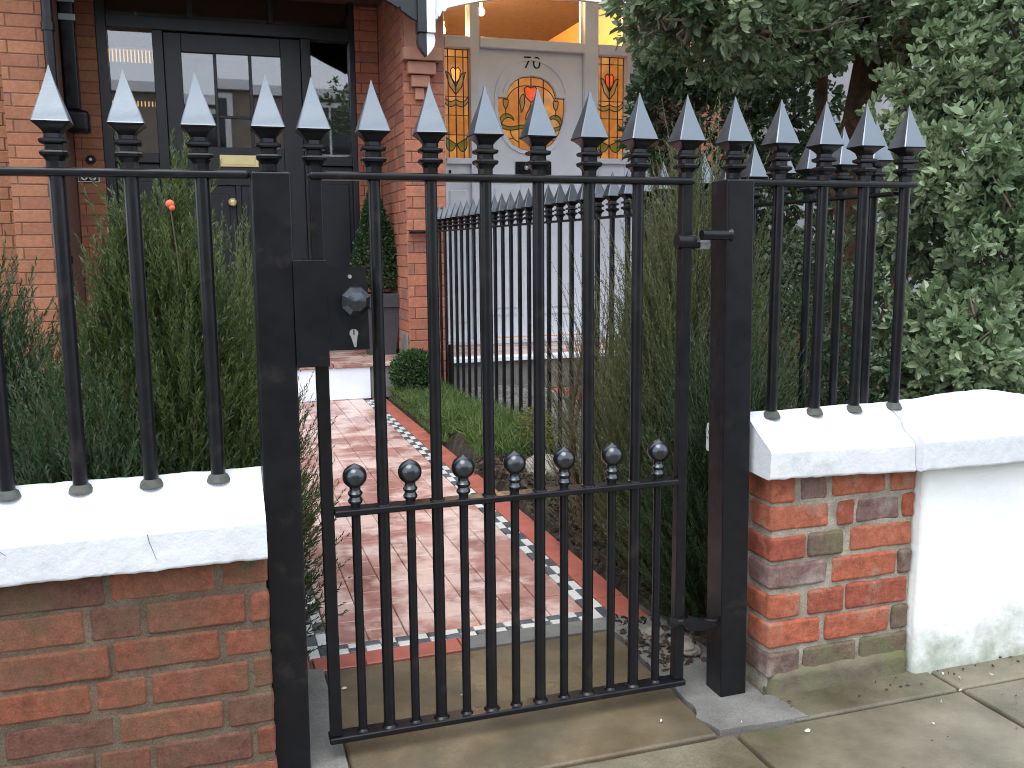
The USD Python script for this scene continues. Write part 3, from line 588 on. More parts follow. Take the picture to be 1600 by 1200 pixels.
house.part('hall_interior', cat_([bx(-.95, 1.15, 8.4, 8.45, .26, 3.1), bx(-.96, -.91, 5.95, 8.4, .26, 3.1), bx(1.0, 1.05, 5.95, 8.4, .26, 3.1), bx(-.95, 1.1, 5.92, 8.4, .20, .255), bx(-.95, 1.1, 5.92, 8.4, 3.0, 3.05)]), DARKHALL)
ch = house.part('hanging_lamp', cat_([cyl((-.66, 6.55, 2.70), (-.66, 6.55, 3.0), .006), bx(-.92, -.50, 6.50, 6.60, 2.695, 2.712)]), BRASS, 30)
for q in range(15): ch.part('glass_rod', cat_([cyl((-.91 + q * .028, 6.55, 2.60), (-.91 + q * .028, 6.55, 2.695), .0055, n=6), cyl((-.91 + q * .028, 6.55, 2.255), (-.91 + q * .028, 6.55, 2.295), .0055, n=6)]), RODGLOW)
# fittings in the porch
house.part('downpipe', cat_([cyl((-1.085, 4.80, .02), (-1.085, 4.80, 3.0), .034, n=20), cyl((-1.085, 4.80, 1.0), (-1.085, 4.80, 1.05), .042, n=20), cyl((-1.085, 4.80, 2.45), (-1.085, 4.80, 2.50), .042, n=20)]), BLACK, 40)
dp = house.part('downpipe', rbox(-1.095, -1.0, 5.42, 5.52, 2.06, 3.0, .012), BLACK, 40, label='square black pipe with grey collars')
dp.part('collar', bx(-1.10, -.99, 5.41, 5.419, 2.775, 2.81), ZINC); dp.part('collar', bx(-1.10, -.99, 5.41, 5.419, 2.655, 2.70), ZINC); dp.part('shoe', rbox(-1.098, -.945, 5.37, 5.52, 1.90, 2.055, .03, rseg=2), BLACK, 40)
bell = house.part('doorbell', cyl((-.995, 5.798, 1.752), (-.995, 5.775, 1.752), .034, .030, 20), BLACK, 40); bell.part('bell_push', cyl((-.995, 5.7748, 1.752), (-.995, 5.768, 1.752), .011, n=14), ENAMEL, 40)
plate_ = Thing('number_plate', (-1.01, 5.79, 1.62), 'navy enamel house number plate with white numerals on the brick beside the black door', 'number plate')
npz = 1.588
plate_.part('border', bx(-1.092, -.945, 5.786, 5.797, npz, npz + .10, .003), ENAMEL); plate_.part('enamel_face', bx(-1.086, -.951, 5.7835, 5.7858, npz + .006, npz + .094, .001), NAVY)
t6 = text('68', .066, 0, 5.7832, npz + .016, .002, True); t6.vertices[:, 0] += -1.0185 - (t6.bounds[0, 0] + t6.bounds[1, 0]) / 2
plate_.part('numerals', t6, ENAMEL)

# ------------------------------------------------------------------ the neighbouring house with the white door
nh = Thing('neighbour_house', (2.6, 5.8, 0), 'house with a white front door numbered 70, amber stained glass and a warmly lit hall', 'house')
nwall = nh.part('wall', cat_([bx(3.53, 3.9, 5.40, 6.3, 0, 3.0, .001), bx(3.60, 4.0, 4.904, 5.38, 0, 3.0, .001), bx(1.478, 9, FY + .3, 9.0, 3.43, 6.6, .001), bx(3.53, 3.9, 5.40, 6.3, 3.0, 3.428, .001)]), MORTAR_H)
brick_face(nwall, (3.60, 4.90, 0), (1, 0, 0), (0, -1, 0), .34, .3, 2.7, BRICK_H, .0805, 8)
nh.part('bay_wall', rbox(4.05, 8.5, 4.6, 5.2, 0, 3.0, .02), GREYWALL)
jf = nh.part('door_frame', cat_([bx(1.48, 1.718, DY - .04, 5.92, .30, 3.42), bx(1.937, 2.018, DY - .04, 5.92, .30, 3.42), bx(2.958, 3.083, DY - .04, 5.92, .30, 3.42), bx(3.352, 3.53, DY - .06, 5.92, .30, 3.42),
                                 bx(1.719, 1.936, DY - .05, 5.92, 2.708, 2.798), bx(2.019, 2.957, DY - .05, 5.92, 2.722, 2.80), bx(3.084, 3.351, DY - .05, 5.92, 2.715, 2.80),
                                 bx(1.719, 1.936, DY - .05, 5.92, 1.775, 1.822), bx(3.084, 3.351, DY - .05, 5.92, 1.80, 1.845), bx(1.719, 1.936, DY, 5.92, .30, 1.774), bx(3.084, 3.351, DY, 5.92, .30, 1.799), bx(1.48, 3.5, 5.70, 5.92, .262, .299)]), WOOD_W, 40)
for xa, xb in ((1.75, 1.905), (3.12, 3.315)): jf.part('panel', rbox(xa, xb, DY - .014, DY - .001, .45, 1.56, .008), WOOD_W, 40)
jf.part('keyhole_plate', bx(1.748, 1.765, DY - .018, DY - .0005, 1.665, 1.725), BLACK)
for xa, xb in ((1.719, 1.936), (2.019, 2.957), (3.084, 3.351)): jf.part('fanlight_pane', bx(xa, xb, 5.868, 5.873, 2.801, 3.41, .001), PANE2)
# leaf with the shaped light
ov = Polygon([(2.190, 2.333), (2.262, 2.334), (2.272, 2.38), (2.30, 2.435), (2.345, 2.478), (2.40, 2.505), (2.49, 2.518), (2.58, 2.507), (2.64, 2.476), (2.685, 2.43), (2.706, 2.38), (2.714, 2.346), (2.790, 2.345), (2.792, 2.25), (2.775, 2.14), (2.735, 2.04), (2.675, 1.96), (2.60, 1.915), (2.495, 1.897), (2.39, 1.913), (2.31, 1.955), (2.25, 2.03), (2.21, 2.12), (2.192, 2.22)])
leafp = sbox(2.021, .31, 2.955, 2.719).difference(ov)
wd = nh.part('white_front_door', plate(leafp, DY + .02, .045), WOOD_W)
wd.part('moulding', plate(ov.buffer(.035, join_style=1).difference(ov.buffer(.004)), DY + .004, .016), WOOD_W)
arch = Point(2.49, 2.335).buffer(.33).intersection(sbox(2.1, 2.335, 2.9, 2.8)); arch2 = Point(2.49, 2.335).buffer(.31).intersection(sbox(2.1, 2.33, 2.9, 2.8))
wd.part('moulding', plate(arch.difference(arch2), DY + .008, .012), WOOD_W)
for xa, xb in ((2.10, 2.41), (2.57, 2.88)):
    wd.part('moulding', plate(sbox(xa, .5, xb, 1.65).difference(sbox(xa + .022, .522, xb - .022, 1.628)), DY + .008, .012), WOOD_W)
    wd.part('panel', rbox(xa + .05, xb - .05, DY + .006, DY + .019, .56, 1.58, .008), WOOD_W, 40)
lp2 = wd.part('letter_plate', rbox(2.338, 2.664, DY + .004, DY + .019, 1.700, 1.808, .006), BLACK, 40); lp2.part('flap', rbox(2.37, 2.632, DY - .003, DY + .0035, 1.722, 1.788, .006), BLACK, 40); lp2.part('knob', trimesh.creation.icosphere(2, .022).apply_translation((2.43, DY - .012, 1.757)), STEEL, True)
t70 = text('70', .094, 0, DY + .0195, 2.584, .006); t70.vertices[:, 0] += 2.497 - (t70.bounds[0, 0] + t70.bounds[1, 0]) / 2
wd.part('door_number', t70, BLACK)
def glaze(owner, outline, yb, features, leads):
    """stained glass: coloured pieces cut to shape, the rest split along the leads"""
    lead = unary_union([LineString(l).buffer(w_) for l, w_ in leads] + [outline.exterior.buffer(.005)] + [p.exterior.buffer(.0038) for p, _, _ in features]).intersection(outline.buffer(.003))
    rest = outline.difference(unary_union([p for p, _, _ in features])).difference(lead)
    for i, g in enumerate(getattr(rest, 'geoms', [rest])):
        if g.area > 2e-4: owner.part('amber_glass', plate(g, yb, .005), AMBER if i % 3 else AMBER2)
    for p, nm, mt in features: owner.part(nm, plate(p.intersection(outline), yb - .0005, .005), mt)
    owner.part('lead_strip', plate(lead, yb - .004, .010), LEAD)
def bez(pts, n=14):
    P = np.array(pts, float); t = np.linspace(0, 1, n)[:, None]
    return [tuple(p) for p in ((1 - t) ** 3 * P[0] + 3 * (1 - t) ** 2 * t * P[1] + 3 * (1 - t) * t ** 2 * P[2] + t ** 3 * P[3])]
tulip = lambda cx, cz, w, h: Polygon([(cx - w, cz + .35 * h), (cx - w * .55, cz + .52 * h), (cx, cz + .42 * h), (cx + w * .55, cz + .52 * h), (cx + w, cz + .35 * h), (cx + w * .8, cz - .15 * h), (cx, cz - .5 * h), (cx - w * .8, cz - .15 * h)])
cxo = 2.49
feats = [(tulip(cxo, 2.37, .062, .13), 'red_glass', RED),
         (Polygon(bez([(2.205, 2.135), (2.215, 2.235), (2.32, 2.22), (2.335, 2.15)]) + bez([(2.335, 2.15), (2.30, 2.19), (2.25, 2.18), (2.225, 2.125)])), 'green_glass', OLIVE),
         (Polygon(bez([(2.775, 2.135), (2.765, 2.235), (2.66, 2.22), (2.645, 2.15)]) + bez([(2.645, 2.15), (2.68, 2.19), (2.73, 2.18), (2.755, 2.125)])), 'green_glass', OLIVE),
         (Polygon(bez([(2.395, 2.27), (2.37, 2.34), (2.42, 2.38), (2.425, 2.37)]) + bez([(2.425, 2.37), (2.44, 2.32), (2.43, 2.25), (2.40, 2.22)])), 'green_glass', BROWNG),
         (tulip(2.262, 2.285, .024, .085), 'brown_glass', BROWNG), (tulip(2.715, 2.285, .024, .085), 'brown_glass', BROWNG),
         (Polygon(bez([(2.225, 2.12), (2.32, 2.06), (2.40, 2.15), (2.47, 2.10)]) + bez([(2.47, 2.07), (2.40, 2.12), (2.32, 2.03), (2.225, 2.09)])), 'green_glass', OLIVE),
         (Polygon(bez([(2.755, 2.12), (2.66, 2.06), (2.58, 2.15), (2.51, 2.10)]) + bez([(2.51, 2.07), (2.58, 2.12), (2.66, 2.03), (2.755, 2.09)])), 'green_glass', OLIVE)]
leads = [([(2.378, 1.90), (2.378, 2.52)], .0042), ([(2.49, 2.43), (2.49, 2.52)], .0042), ([(2.602, 1.90), (2.602, 2.52)], .0042), (bez([(2.49, 2.31), (2.49, 2.22), (2.38, 2.20), (2.49, 2.09)]), .0045), (bez([(2.49, 2.09), (2.50, 2.02), (2.49, 1.95), (2.49, 1.89)]), .004),
         (bez([(2.27, 2.32), (2.33, 2.46), (2.45, 2.44), (2.49, 2.44)]), .0035), (bez([(2.71, 2.32), (2.65, 2.46), (2.53, 2.44), (2.49, 2.44)]), .0035), ([(2.262, 2.25), (2.262, 2.19)], .004), ([(2.715, 2.25), (2.715, 2.19)], .004),
         (bez([(2.30, 2.07), (2.31, 2.00), (2.35, 1.99), (2.378, 1.97)]), .0038), ([(2.33, 2.005), (2.27, 1.99)], .0038), (bez([(2.68, 2.07), (2.67, 2.00), (2.63, 1.99), (2.602, 1.97)]), .0038), ([(2.65, 2.005), (2.71, 1.99)], .0038)]
glaze(wd, ov, DY + .034, feats, leads)
for (xa, xb, za, zb, tm) in ((1.719, 1.936, 1.823, 2.707, ORANGE), (3.084, 3.351, 1.846, 2.714, RED)):
    W = xb - xa; c = (xa + xb) / 2; H = zb - za; zt = za + H * .76
    f2 = [(tulip(c, zt, .042, .13), 'red_glass', tm), (Polygon([(c - .085, zt + .03), (c - .055, zt + .02), (c, zt - .09), (c + .055, zt + .02), (c + .085, zt + .03), (c + .05, zt - .09), (c, zt - .15), (c - .05, zt - .09)]).difference(tulip(c, zt, .042, .13).buffer(.002)), 'brown_glass', BROWNG),
          (Polygon(bez([(xa, zt - .16), (xa + .05, zt - .24), (c - .02, zt - .20), (c, zt - .19)]) + bez([(c, zt - .23), (c - .02, zt - .24), (xa + .05, zt - .28), (xa, zt - .20)])), 'brown_glass', BROWNG), (Polygon(bez([(xb, zt - .16), (xb - .05, zt - .24), (c + .02, zt - .20), (c, zt - .19)]) + bez([(c, zt - .23), (c + .02, zt - .24), (xb - .05, zt - .28), (xb, zt - .20)])), 'brown_glass', BROWNG),
          (Polygon(bez([(xa + .02, za + .17), (xa + .0, za + .05), (c - .03, za + .02), (c - .005, za + .12)])), 'green_glass', OLIVE), (Polygon(bez([(xb - .02, za + .17), (xb, za + .05), (c + .03, za + .02), (c + .005, za + .12)])), 'green_glass', OLIVE)]
    l2 = [([(c - W * .3, za), (c - W * .3, zb)], .004), ([(c, za), (c, zb)], .005), ([(c + W * .3, za), (c + W * .3, zb)], .004)] + [([(xa, za + H * q), (xb, za + H * q)], .0032) for q in (.22, .40, .57, .93)]
    glaze(jf, sbox(xa, za, xb, zb), DY + .034, f2, l2)
# hall behind, with its bulbs
nh.part('hall_interior', cat_([bx(1.40, 3.7, 8.6, 8.65, .26, 3.6), bx(1.40, 1.45, 5.95, 8.6, .26, 3.6), bx(3.65, 3.70, 5.95, 8.6, .26, 3.6), bx(1.40, 3.7, 5.93, 8.6, .20, .255), bx(1.40, 3.7, 5.93, 8.6, 3.60, 3.65), bx(1.40, 3.7, 5.93, 5.95, 3.42, 3.6)]), PLASTER)
for (bxx, byy, bz) in ((2.245, 6.50, 3.185), (1.915, 6.62, 3.03)):
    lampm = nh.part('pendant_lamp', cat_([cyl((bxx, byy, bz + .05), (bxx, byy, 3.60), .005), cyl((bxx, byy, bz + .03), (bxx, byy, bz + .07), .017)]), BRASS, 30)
    lampm.part('bulb', revolve([(.004, -.040), (.022, -.032), (.030, -.012), (.028, .006), (.016, .024), (.012, .03)], (bxx, byy, bz), 14), BULB, True)
# step and floor of this porch
nst = nh.part('step', bx(1.48, 3.58, 4.80, 4.86, .0, .228), CONC); nst.part('nosing', bx(1.48, 3.58, 4.775, 4.90, .2285, .262), WOOD_W)
nh.part('porch_floor', bx(1.478, 3.58, 4.901, 5.82, .0, .236), GROUT)
for i in range(10):
    for j in range(4): nh.part('porch_tile', bx(1.482 + i * .209, 1.482 + i * .209 + .205, 4.904 + j * .2, 4.904 + j * .2 + .196, .2365, .262), TILE_R)
# timber valance and pendant between the porches: left half of the house black, right half white
PXc = 1.293
house.part('drop_pendant', rbox(1.234, PXc - .0005, 4.56, 4.66, 2.535, 3.0, .004), BLACKDOOR, 40)
nh.part('drop_pendant', rbox(PXc + .0005, 1.354, 4.56, 4.66, 2.535, 3.0, .004), WHITE_G, 40)
prof = [(.045, 0), (.056, -.012), (.060, -.045), (.052, -.085), (.030, -.118), (.006, -.145)]
for nm, own, sg, mt in (('a', house, -1, BLACKDOOR), ('b', nh, 1, WHITE_G)):
    pts = [(PXc + sg * .0006, 2.533)] + [(PXc + sg * r, 2.533 + z) for r, z in prof] + [(PXc + sg * .0006, 2.533 - .15)]
    own.part('pendant_drop', plate(Polygon(pts), 4.575, .07), mt)
house.part('porch_valance', plate(Polygon([(1.232, 3.0), (1.232, 2.615), (1.205, 2.625), (1.165, 2.65), (1.125, 2.675), (1.118, 2.70), (1.105, 2.69), (1.06, 2.715), (.95, 2.765), (.80, 2.84), (.65, 2.92), (.5, 3.0)]), 4.59, .04), BLACKDOOR)
nh.part('porch_valance', plate(Polygon([(1.356, 3.05), (1.356, 2.635), (1.375, 2.632), (1.378, 2.655), (1.392, 2.650), (1.41, 2.69), (1.43, 2.685), (1.445, 2.71), (1.54, 2.737), (1.68, 2.772), (1.85, 2.800), (2.1, 2.822), (2.45, 2.830), (2.8, 2.82), (3.1, 2.79), (3.4, 2.73), (3.6, 2.66), (3.6, 3.05)]), 4.59, .04), WHITE_G)
house.part('porch_canopy', bx(-1.5, 1.292, 4.60, 5.16, 3.001, 3.10), BLACKDOOR); nh.part('porch_canopy', bx(1.294, 3.75, 4.60, 5.82, 3.431, 3.50), WHITE_G); nh.part('porch_fascia', bx(1.36, 3.6, 4.635, 4.66, 2.95, 3.43), WHITE_G)

# neighbour's path and gravel
npth = Thing('neighbour_path', (2.6, 2.5, 0), kind='structure')
npth.part('bedding', grid(2.17, 3.10, .2, 4.79, 2, 6, flat(-.006)), GROUT)
npth.part('edging', rbox(2.15, 2.195, .2, 4.79, -.05, .018, .004), WHITE)
npth.part('edging', rbox(3.06, 3.10, .2, 4.79, -.05, .018, .004), WHITE)
yy = .9; r = 0
while yy < 4.75:
    for c in range(4): npth.part('brick_paver', bx(2.20 + c * .214 + .002, 2.20 + (c + 1) * .214 - .002, yy + .002, min(yy + .21, 4.78) - .002, -.03, .003), TILE_E)
    yy += .21; r += 1
def pebbles(n, x0, x1, y0, y1, z, s0, s1, seed):
    rg = np.random.default_rng(seed); o = trimesh.creation.icosahedron(); V0 = np.array(o.vertices); F0 = np.array(o.faces)
    P = np.stack([rg.uniform(x0, x1, n), rg.uniform(y0, y1, n), np.zeros(n)], 1); P[:, 2] = z(P[:, 0], P[:, 1])
    sc = rg.uniform(s0, s1, (n, 1, 1)) * rg.uniform(.6, 1.3, (n, 1, 3)); an = rg.uniform(0, 6.28, n); ca, sa = np.cos(an)[:, None], np.sin(an)[:, None]
    V = V0[None] * sc; V = np.stack([V[..., 0] * ca - V[..., 1] * sa, V[..., 0] * sa + V[..., 1] * ca, V[..., 2] * .7], -1) + P[:, None]
    return trimesh.Trimesh(V.reshape(-1, 3), (F0[None] + (np.arange(n) * 12)[:, None, None]).reshape(-1, 3), process=False)
GRAVELM = leafmat('gravel_stone', (.10, .095, .09), (.42, .41, .39), .8, .0)
solo('gravel', pebbles(9000, 1.45, 2.14, .5, 4.78, lambda x, y: .035 + 0 * x, .006, .014, 4), GRAVELM, label='grey gravel between the railing and the neighbouring red path', cat='gravel', kind='stuff')
solo('gravel_bed', grid(1.43, 2.15, .3, 4.79, 2, 6, flat(.03)), GRAVEL, kind='structure')

# ------------------------------------------------------------------ house across the road (seen in the glass)
oh = Thing('opposite_house', (0, -17, 0), 'terrace of houses across the road with white window surrounds, reflected in the door glass', 'house')
ow = oh.part('wall', bx(-14, 14, -22, -17, -.2, 5.75), plain('distant_stock_brick', (.27, .225, .18), .9, .2, 3, .3))
oh.part('cornice', bx(-14.2, 14.2, -22.2, -16.8, 5.752, 6.05), WHITE_G); oh.part('porch_column', cat_([bx(-14 + 3.8 * q, -13.7 + 3.8 * q, -16.6, -16.3, 0, 3.0) for q in range(8)]), WHITE_G)
oh.part('string_course', bx(-14, 14, -16.98, -16.88, 3.4, 3.75), WHITE_G)
DGL = plain('dark_window_glass', (.02, .022, .026), .05, .1)
for i in range(7):
    for z0 in (.7, 3.9):
        xc = -11.5 + i * 3.8
        f = oh.part('window', plate(sbox(xc - .85, z0, xc + .85, z0 + 1.75).difference(unary_union([sbox(xc - .68, z0 + .15, xc - .03, z0 + 1.6), sbox(xc + .03, z0 + .15, xc + .68, z0 + 1.6)])), -16.96, .05), WHITE_G)
        v = np.array([[xc - .68, -16.93, z0 + .15], [xc + .68, -16.93, z0 + .15], [xc + .68, -16.93, z0 + 1.6], [xc - .68, -16.93, z0 + 1.6]]); f.part('pane', (v, np.array([[0, 2, 1], [0, 3, 2]])), DGL)

# ------------------------------------------------------------------ planting
def frames(D, rg):
    D = D / np.linalg.norm(D, axis=1, keepdims=True); ref = rg.normal(size=D.shape); A = np.cross(D, ref); A /= np.linalg.norm(A, axis=1, keepdims=True); return D, A, np.cross(D, A)
def leaves(P, D, size, rg, width=.5, fold=.18):
    """ovate leaves: base point P, pointing along D"""
    D, A, B = frames(D, rg); n = len(P); size = np.broadcast_to(size, (n,))
    T = np.array([(0, 0, 0), (.38, .5 * width, fold * .5), (.38, -.5 * width, fold * .5), (.38, 0, 0), (.78, .36 * width, fold * .3), (.78, -.36 * width, fold * .3), (1, 0, -.06)])
    V = P[:, None] + size[:, None, None] * (T[None, :, 0:1] * D[:, None] + T[None, :, 1:2] * A[:, None] + T[None, :, 2:3] * B[:, None])
    F0 = np.array([(0, 1, 3), (0, 3, 2), (1, 4, 3), (3, 5, 2), (3, 4, 6), (3, 6, 5)])
    return trimesh.Trimesh(V.reshape(-1, 3), (F0[None] + (np.arange(n) * 7)[:, None, None]).reshape(-1, 3), process=False)
def blades(P, D, length, wd, rg, bend=.25):
    """thin two-piece blades that droop or curve a little"""
    D, A, B = frames(D, rg); n = len(P); length = np.broadcast_to(length, (n,))[:, None]; wd = np.broadcast_to(wd, (n,))[:, None]; bend = np.broadcast_to(bend, (n,))[:, None]
    mid = P + D * length * .55; tip = P + D * length + B * length * bend
    V = np.stack([P + A * wd, P - A * wd, mid + A * wd * .8, mid - A * wd * .8, tip], 1)
    F0 = np.array([(0, 1, 3), (0, 3, 2), (2, 3, 4)])
    return trimesh.Trimesh(V.reshape(-1, 3), (F0[None] + (np.arange(n) * 5)[:, None, None]).reshape(-1, 3), process=False)
def shoots(base, dirs, length, nneedle, nlen, nwid, rg, tilt=.55, curve=.15):
    """feathery shoots: a bent stem each, needles all along it"""
    n = len(base); D = dirs / np.linalg.norm(dirs, axis=1, keepdims=True)
    t = (np.arange(nneedle) + .5) / nneedle; L_ = np.broadcast_to(length, (n,))
    upv = np.array([0, 0, 1.])
    S_ = base[:, None] + L_[:, None, None] * (t[None, :, None] * D[:, None] + curve * (t ** 2)[None, :, None] * upv)
    tang = D[:, None] + 2 * curve * t[None, :, None] * upv; tang /= np.linalg.norm(tang, axis=2, keepdims=True)
    rnd = rg.normal(size=S_.shape); side = np.cross(tang, rnd); side /= np.linalg.norm(side, axis=2, keepdims=True)
    ND = tang * math.cos(tilt) + side * math.sin(tilt)
    ln = nlen * (1.05 - .6 * t)[None, :] * rg.uniform(.7, 1.3, (n, nneedle))
    b = blades(S_.reshape(-1, 3), ND.reshape(-1, 3), ln.reshape(-1), nwid, rg, .12)
    # stems
    k = 5; ts = np.linspace(0, 1, k); C = base[:, None] + L_[:, None, None] * (ts[None, :, None] * D[:, None] + curve * (ts ** 2)[None, :, None] * upv)
    _, A, _ = frames(D, rg); wv = (.0016 * (1 - .8 * ts))[None, :, None]
    V = np.stack([C + A[:, None] * wv, C - A[:, None] * wv], 2).reshape(-1, 3)
    F = []
    for j in range(k - 1): F += [(2 * j, 2 * j + 1, 2 * j + 3), (2 * j, 2 * j + 3, 2 * j + 2)]
    st = trimesh.Trimesh(V, (np.array(F)[None] + (np.arange(n) * 2 * k)[:, None, None]).reshape(-1, 3), process=False)
    return b, st
def conifer(name, c, rx, ry, h, n, mat, seed, label, cat='shrub', nn=46, nl=.020, nw_=.0011, lean=.35, zb=0., ln=(.14, .30), power=.75, extra=None):
    rg = np.random.default_rng(seed); th = Thing(name, (c[0], c[1], zb), label, cat)
    u = rg.uniform(0, 1, n) ** power; a = rg.uniform(0, 2 * np.pi, n); rad = np.sqrt(rg.uniform(.05, 1, n))
    top = 1 - .55 * rad ** 2.2 + .12 * np.sin(a * 3 + seed) + .10 * np.sin(a * 7 + rad * 6)
    z = zb + h * u * top * .82
    wdt = (.55 + .6 * np.sin(np.pi * np.clip(u * .85 + .1, 0, 1)))
    X = np.stack([c[0] + rx * rad * np.cos(a) * wdt, c[1] + ry * rad * np.sin(a) * wdt, z], 1)
    D = np.stack([np.cos(a) * lean * rad, np.sin(a) * lean * rad, np.ones(n)], 1) + rg.normal(0, .22, (n, 3)); D[:, 2] = np.abs(D[:, 2]) * (.45 + .75 * u)
    b, st = shoots(X, D, rg.uniform(*ln, n), nn, nl, nw_, rg)
    th.part('foliage', b, mat); th.part('twigs', st, TWIG)
    stems = []
    for k in range(9):
        aa = rg.uniform(0, 6.28); q = rg.uniform(.2, .8); e = np.array([c[0] + rx * q * math.cos(aa), c[1] + ry * q * math.sin(aa), zb + h * rg.uniform(.55, .85)]); s0 = np.array([c[0] + .05 * math.cos(aa), c[1] + .05 * math.sin(aa), zb - .05])
        stems.append(tube([s0, s0 * .5 + e * .5 + rg.normal(0, .03, 3), e], [.012, .008, .003], 7))
    th.part('stem', cat_(stems), BARK, 50); return th
lc = conifer('conifer_shrub', (-.31, .62), .21, .26, 1.24, 5200, CONIFER, 11, 'tall olive-green feathery conifer shrub behind the left railing, nearest the gate post', nn=54, nl=.032, nw_=.0018, power=.50, ln=(.12, .24))
conifer('conifer_shrub', (-.14, 1.15), .14, .22, 1.12, 1400, CONIFER, 31, 'slim olive conifer shrub behind the lock-side gate post, in front of the black door', nn=48, nl=.028, nw_=.0015)
conifer('conifer_shrub', (-.86, .85), .30, .32, 1.06, 2600, CONIFER_D, 12, 'low dark green conifer shrub behind the left railing, at the left edge', lean=.8, nn=50, nl=.031, nw_=.0018)
conifer('conifer_shrub', (-.48, .42), .34, .18, .80, 2000, CONIFER_D, 13, 'dark spreading evergreen close behind the left wall, below the olive conifer', lean=.9, nn=46, nl=.028, nw_=.0018)
conifer('conifer_shrub', (-1.35, 1.9), .35, .35, 1.62, 700, CONIFER, 14, 'pale green conifer at the far left edge, against the brick bay')
lc.part('flower', cat_([trimesh.creation.icosphere(1, .010).apply_translation((-.283, .42, 1.185)), trimesh.creation.icosphere(1, .007).apply_translation((-.279, .415, 1.176))]), FLOWER, True, label='single orange-red flower')
lc.part('flower_stem', tube([(-.27, .46, .95), (-.275, .44, 1.08), (-.283, .42, 1.178)], .0015, 5), TWIG)
conifer('juniper', (1.22, .72), .23, .26, 1.42, 3600, JUNIPER, 21, 'feathery yellow-green juniper behind the hinge side of the gate', 'shrub', nn=50, nl=.020, nw_=.0013, ln=(.12, .34))
conifer('juniper', (1.10, 1.15), .12, .2, 1.02, 420, JUNIPER, 23, 'sparse lower juniper sprays leaning over the bed left of the tall juniper', 'shrub', nn=44, nl=.015, nw_=.0009, lean=.9)
conifer('yew_shrub', (1.14, .36), .14, .14, .88, 1300, CONIFER_D, 22, 'dark green yew close behind the hinge-side gate post', 'shrub', lean=.6, nn=50, nl=.025, nw_=.0014)

def clump_points(n, c, r, rg, power=.5, seed=0, freq=3.0, thr=.42):
    """points in an ellipsoid, kept where noise is dense, so that gaps stay between clumps"""
    out = []
    while sum(map(len, out)) < n:
        d = rg.normal(size=(n * 2, 3)); d /= np.linalg.norm(d, axis=1, keepdims=True); q = rg.uniform(.05, 1, (n * 2, 1)) ** power
        P = d * q * r + c; keep = meshkit.fbm(P * freq + 11.3, 3, seed) > thr; out.append(np.hstack([P, d])[keep])
    o = np.concatenate(out)[:n]; return o[:, :3], o[:, 3:]
def rosettes(P, D, k, size, rg, spread=.95):
    n = len(P); Dn, A, B = frames(D + rg.normal(0, .35, D.shape) + np.array([0, -.15, .25]), rg)
    an = (np.arange(k)[None] * 2 * np.pi / k + rg.uniform(0, 6, (n, 1))); sp = spread * rg.uniform(.55, 1.3, (n, k))
    LD = Dn[:, None] * np.cos(sp)[..., None] + (A[:, None] * np.cos(an)[..., None] + B[:, None] * np.sin(an)[..., None]) * np.sin(sp)[..., None]
    PP = np.repeat(P[:, None], k, 1) + rg.normal(0, .006, (n, k, 3))
    return leaves(PP.reshape(-1, 3), LD.reshape(-1, 3), (size * rg.uniform(.45, 1.3, (n, k)) * rg.uniform(.75, 1.2, (n, 1))).reshape(-1), rg, .5)
def limb(p0, p1, r0, r1, rg, n=6, wob=.05): 
    t = np.linspace(0, 1, n)[:, None]; P = np.array(p0) * (1 - t) + np.array(p1) * t; P[1:-1] += rg.normal(0, wob, (n - 2, 3)); return tube(P, np.linspace(r0, r1, n), 9)
def bush(name, label, cat, blobs, k, size, mat, seed, stems, group=None, bark=BARK, freq=3.0, thr=.42, tw=True):
    rg = np.random.default_rng(seed); base = stems[0][0]; th = Thing(name, base, label, cat, group)
    ms = []
    for c, r, n in blobs:
        P, D = clump_points(n, np.array(c), np.array(r), rg, .5, seed, freq, thr); ms.append(rosettes(P, D, k, size, rg))
    th.part('crown', cat_(ms), mat, kind=None)
    th.part('trunk', cat_([limb(a, b, ra, rb, rg) for a, b, ra, rb in stems]), bark, 50)
    if tw:
        tws = []
        for c, r, n in blobs:
            for _ in range(14):
                d = rg.normal(size=3); d /= np.linalg.norm(d); tws.append(limb(np.array(c) - [0, 0, r[2] * .3], np.array(c) + d * r * .9, .009, .002, rg, 5, .03))
        th.part('twigs', cat_(tws), TWIG)
    return th
bush('leafy_shrub', 'large pale-green leafy evergreen above the white rendered wall at the right edge', 'shrub',
     [((2.50, .80, 1.05), (.42, .40, .64), 1500), ((2.82, .98, 1.90), (.55, .48, .75), 1800), ((2.22, .62, .72), (.30, .25, .27), 600), ((2.9, .8, 1.2), (.4, .4, .8), 700), ((2.46, 1.0, 1.45), (.30, .34, .5), 700), ((2.60, 1.25, 2.15), (.30, .3, .3), 260)], 8, .042, PITTO, 41,
     [((2.7, 1.0, 0), (2.65, .9, 1.6), .04, .02), ((2.7, 1.05, .1), (2.95, .9, 1.5), .03, .015), ((2.7, 1.0, .2), (2.35, .8, 1.0), .02, .01)], freq=4.2, thr=.47)
bush('leafy_tree', 'evergreen tree with dark brown trunk, pale leaves hanging right of the white door', 'tree',
     [((1.95, 1.55, 2.02), (.62, .45, .28), 1100), ((2.65, 1.7, 2.25), (.70, .5, .40), 1100), ((1.55, 1.35, 1.98), (.30, .3, .22), 420), ((2.1, 1.9, 2.75), (1.1, .7, .55), 1000)], 7, .047, PITTO, 42,
     [((2.62, 1.75, 0), (2.55, 1.7, 2.4), .075, .05), ((2.55, 1.72, 1.5), (2.0, 1.55, 2.2), .03, .012), ((2.56, 1.72, 1.6), (2.9, 1.6, 2.4), .03, .012)], freq=3.2, thr=.45)
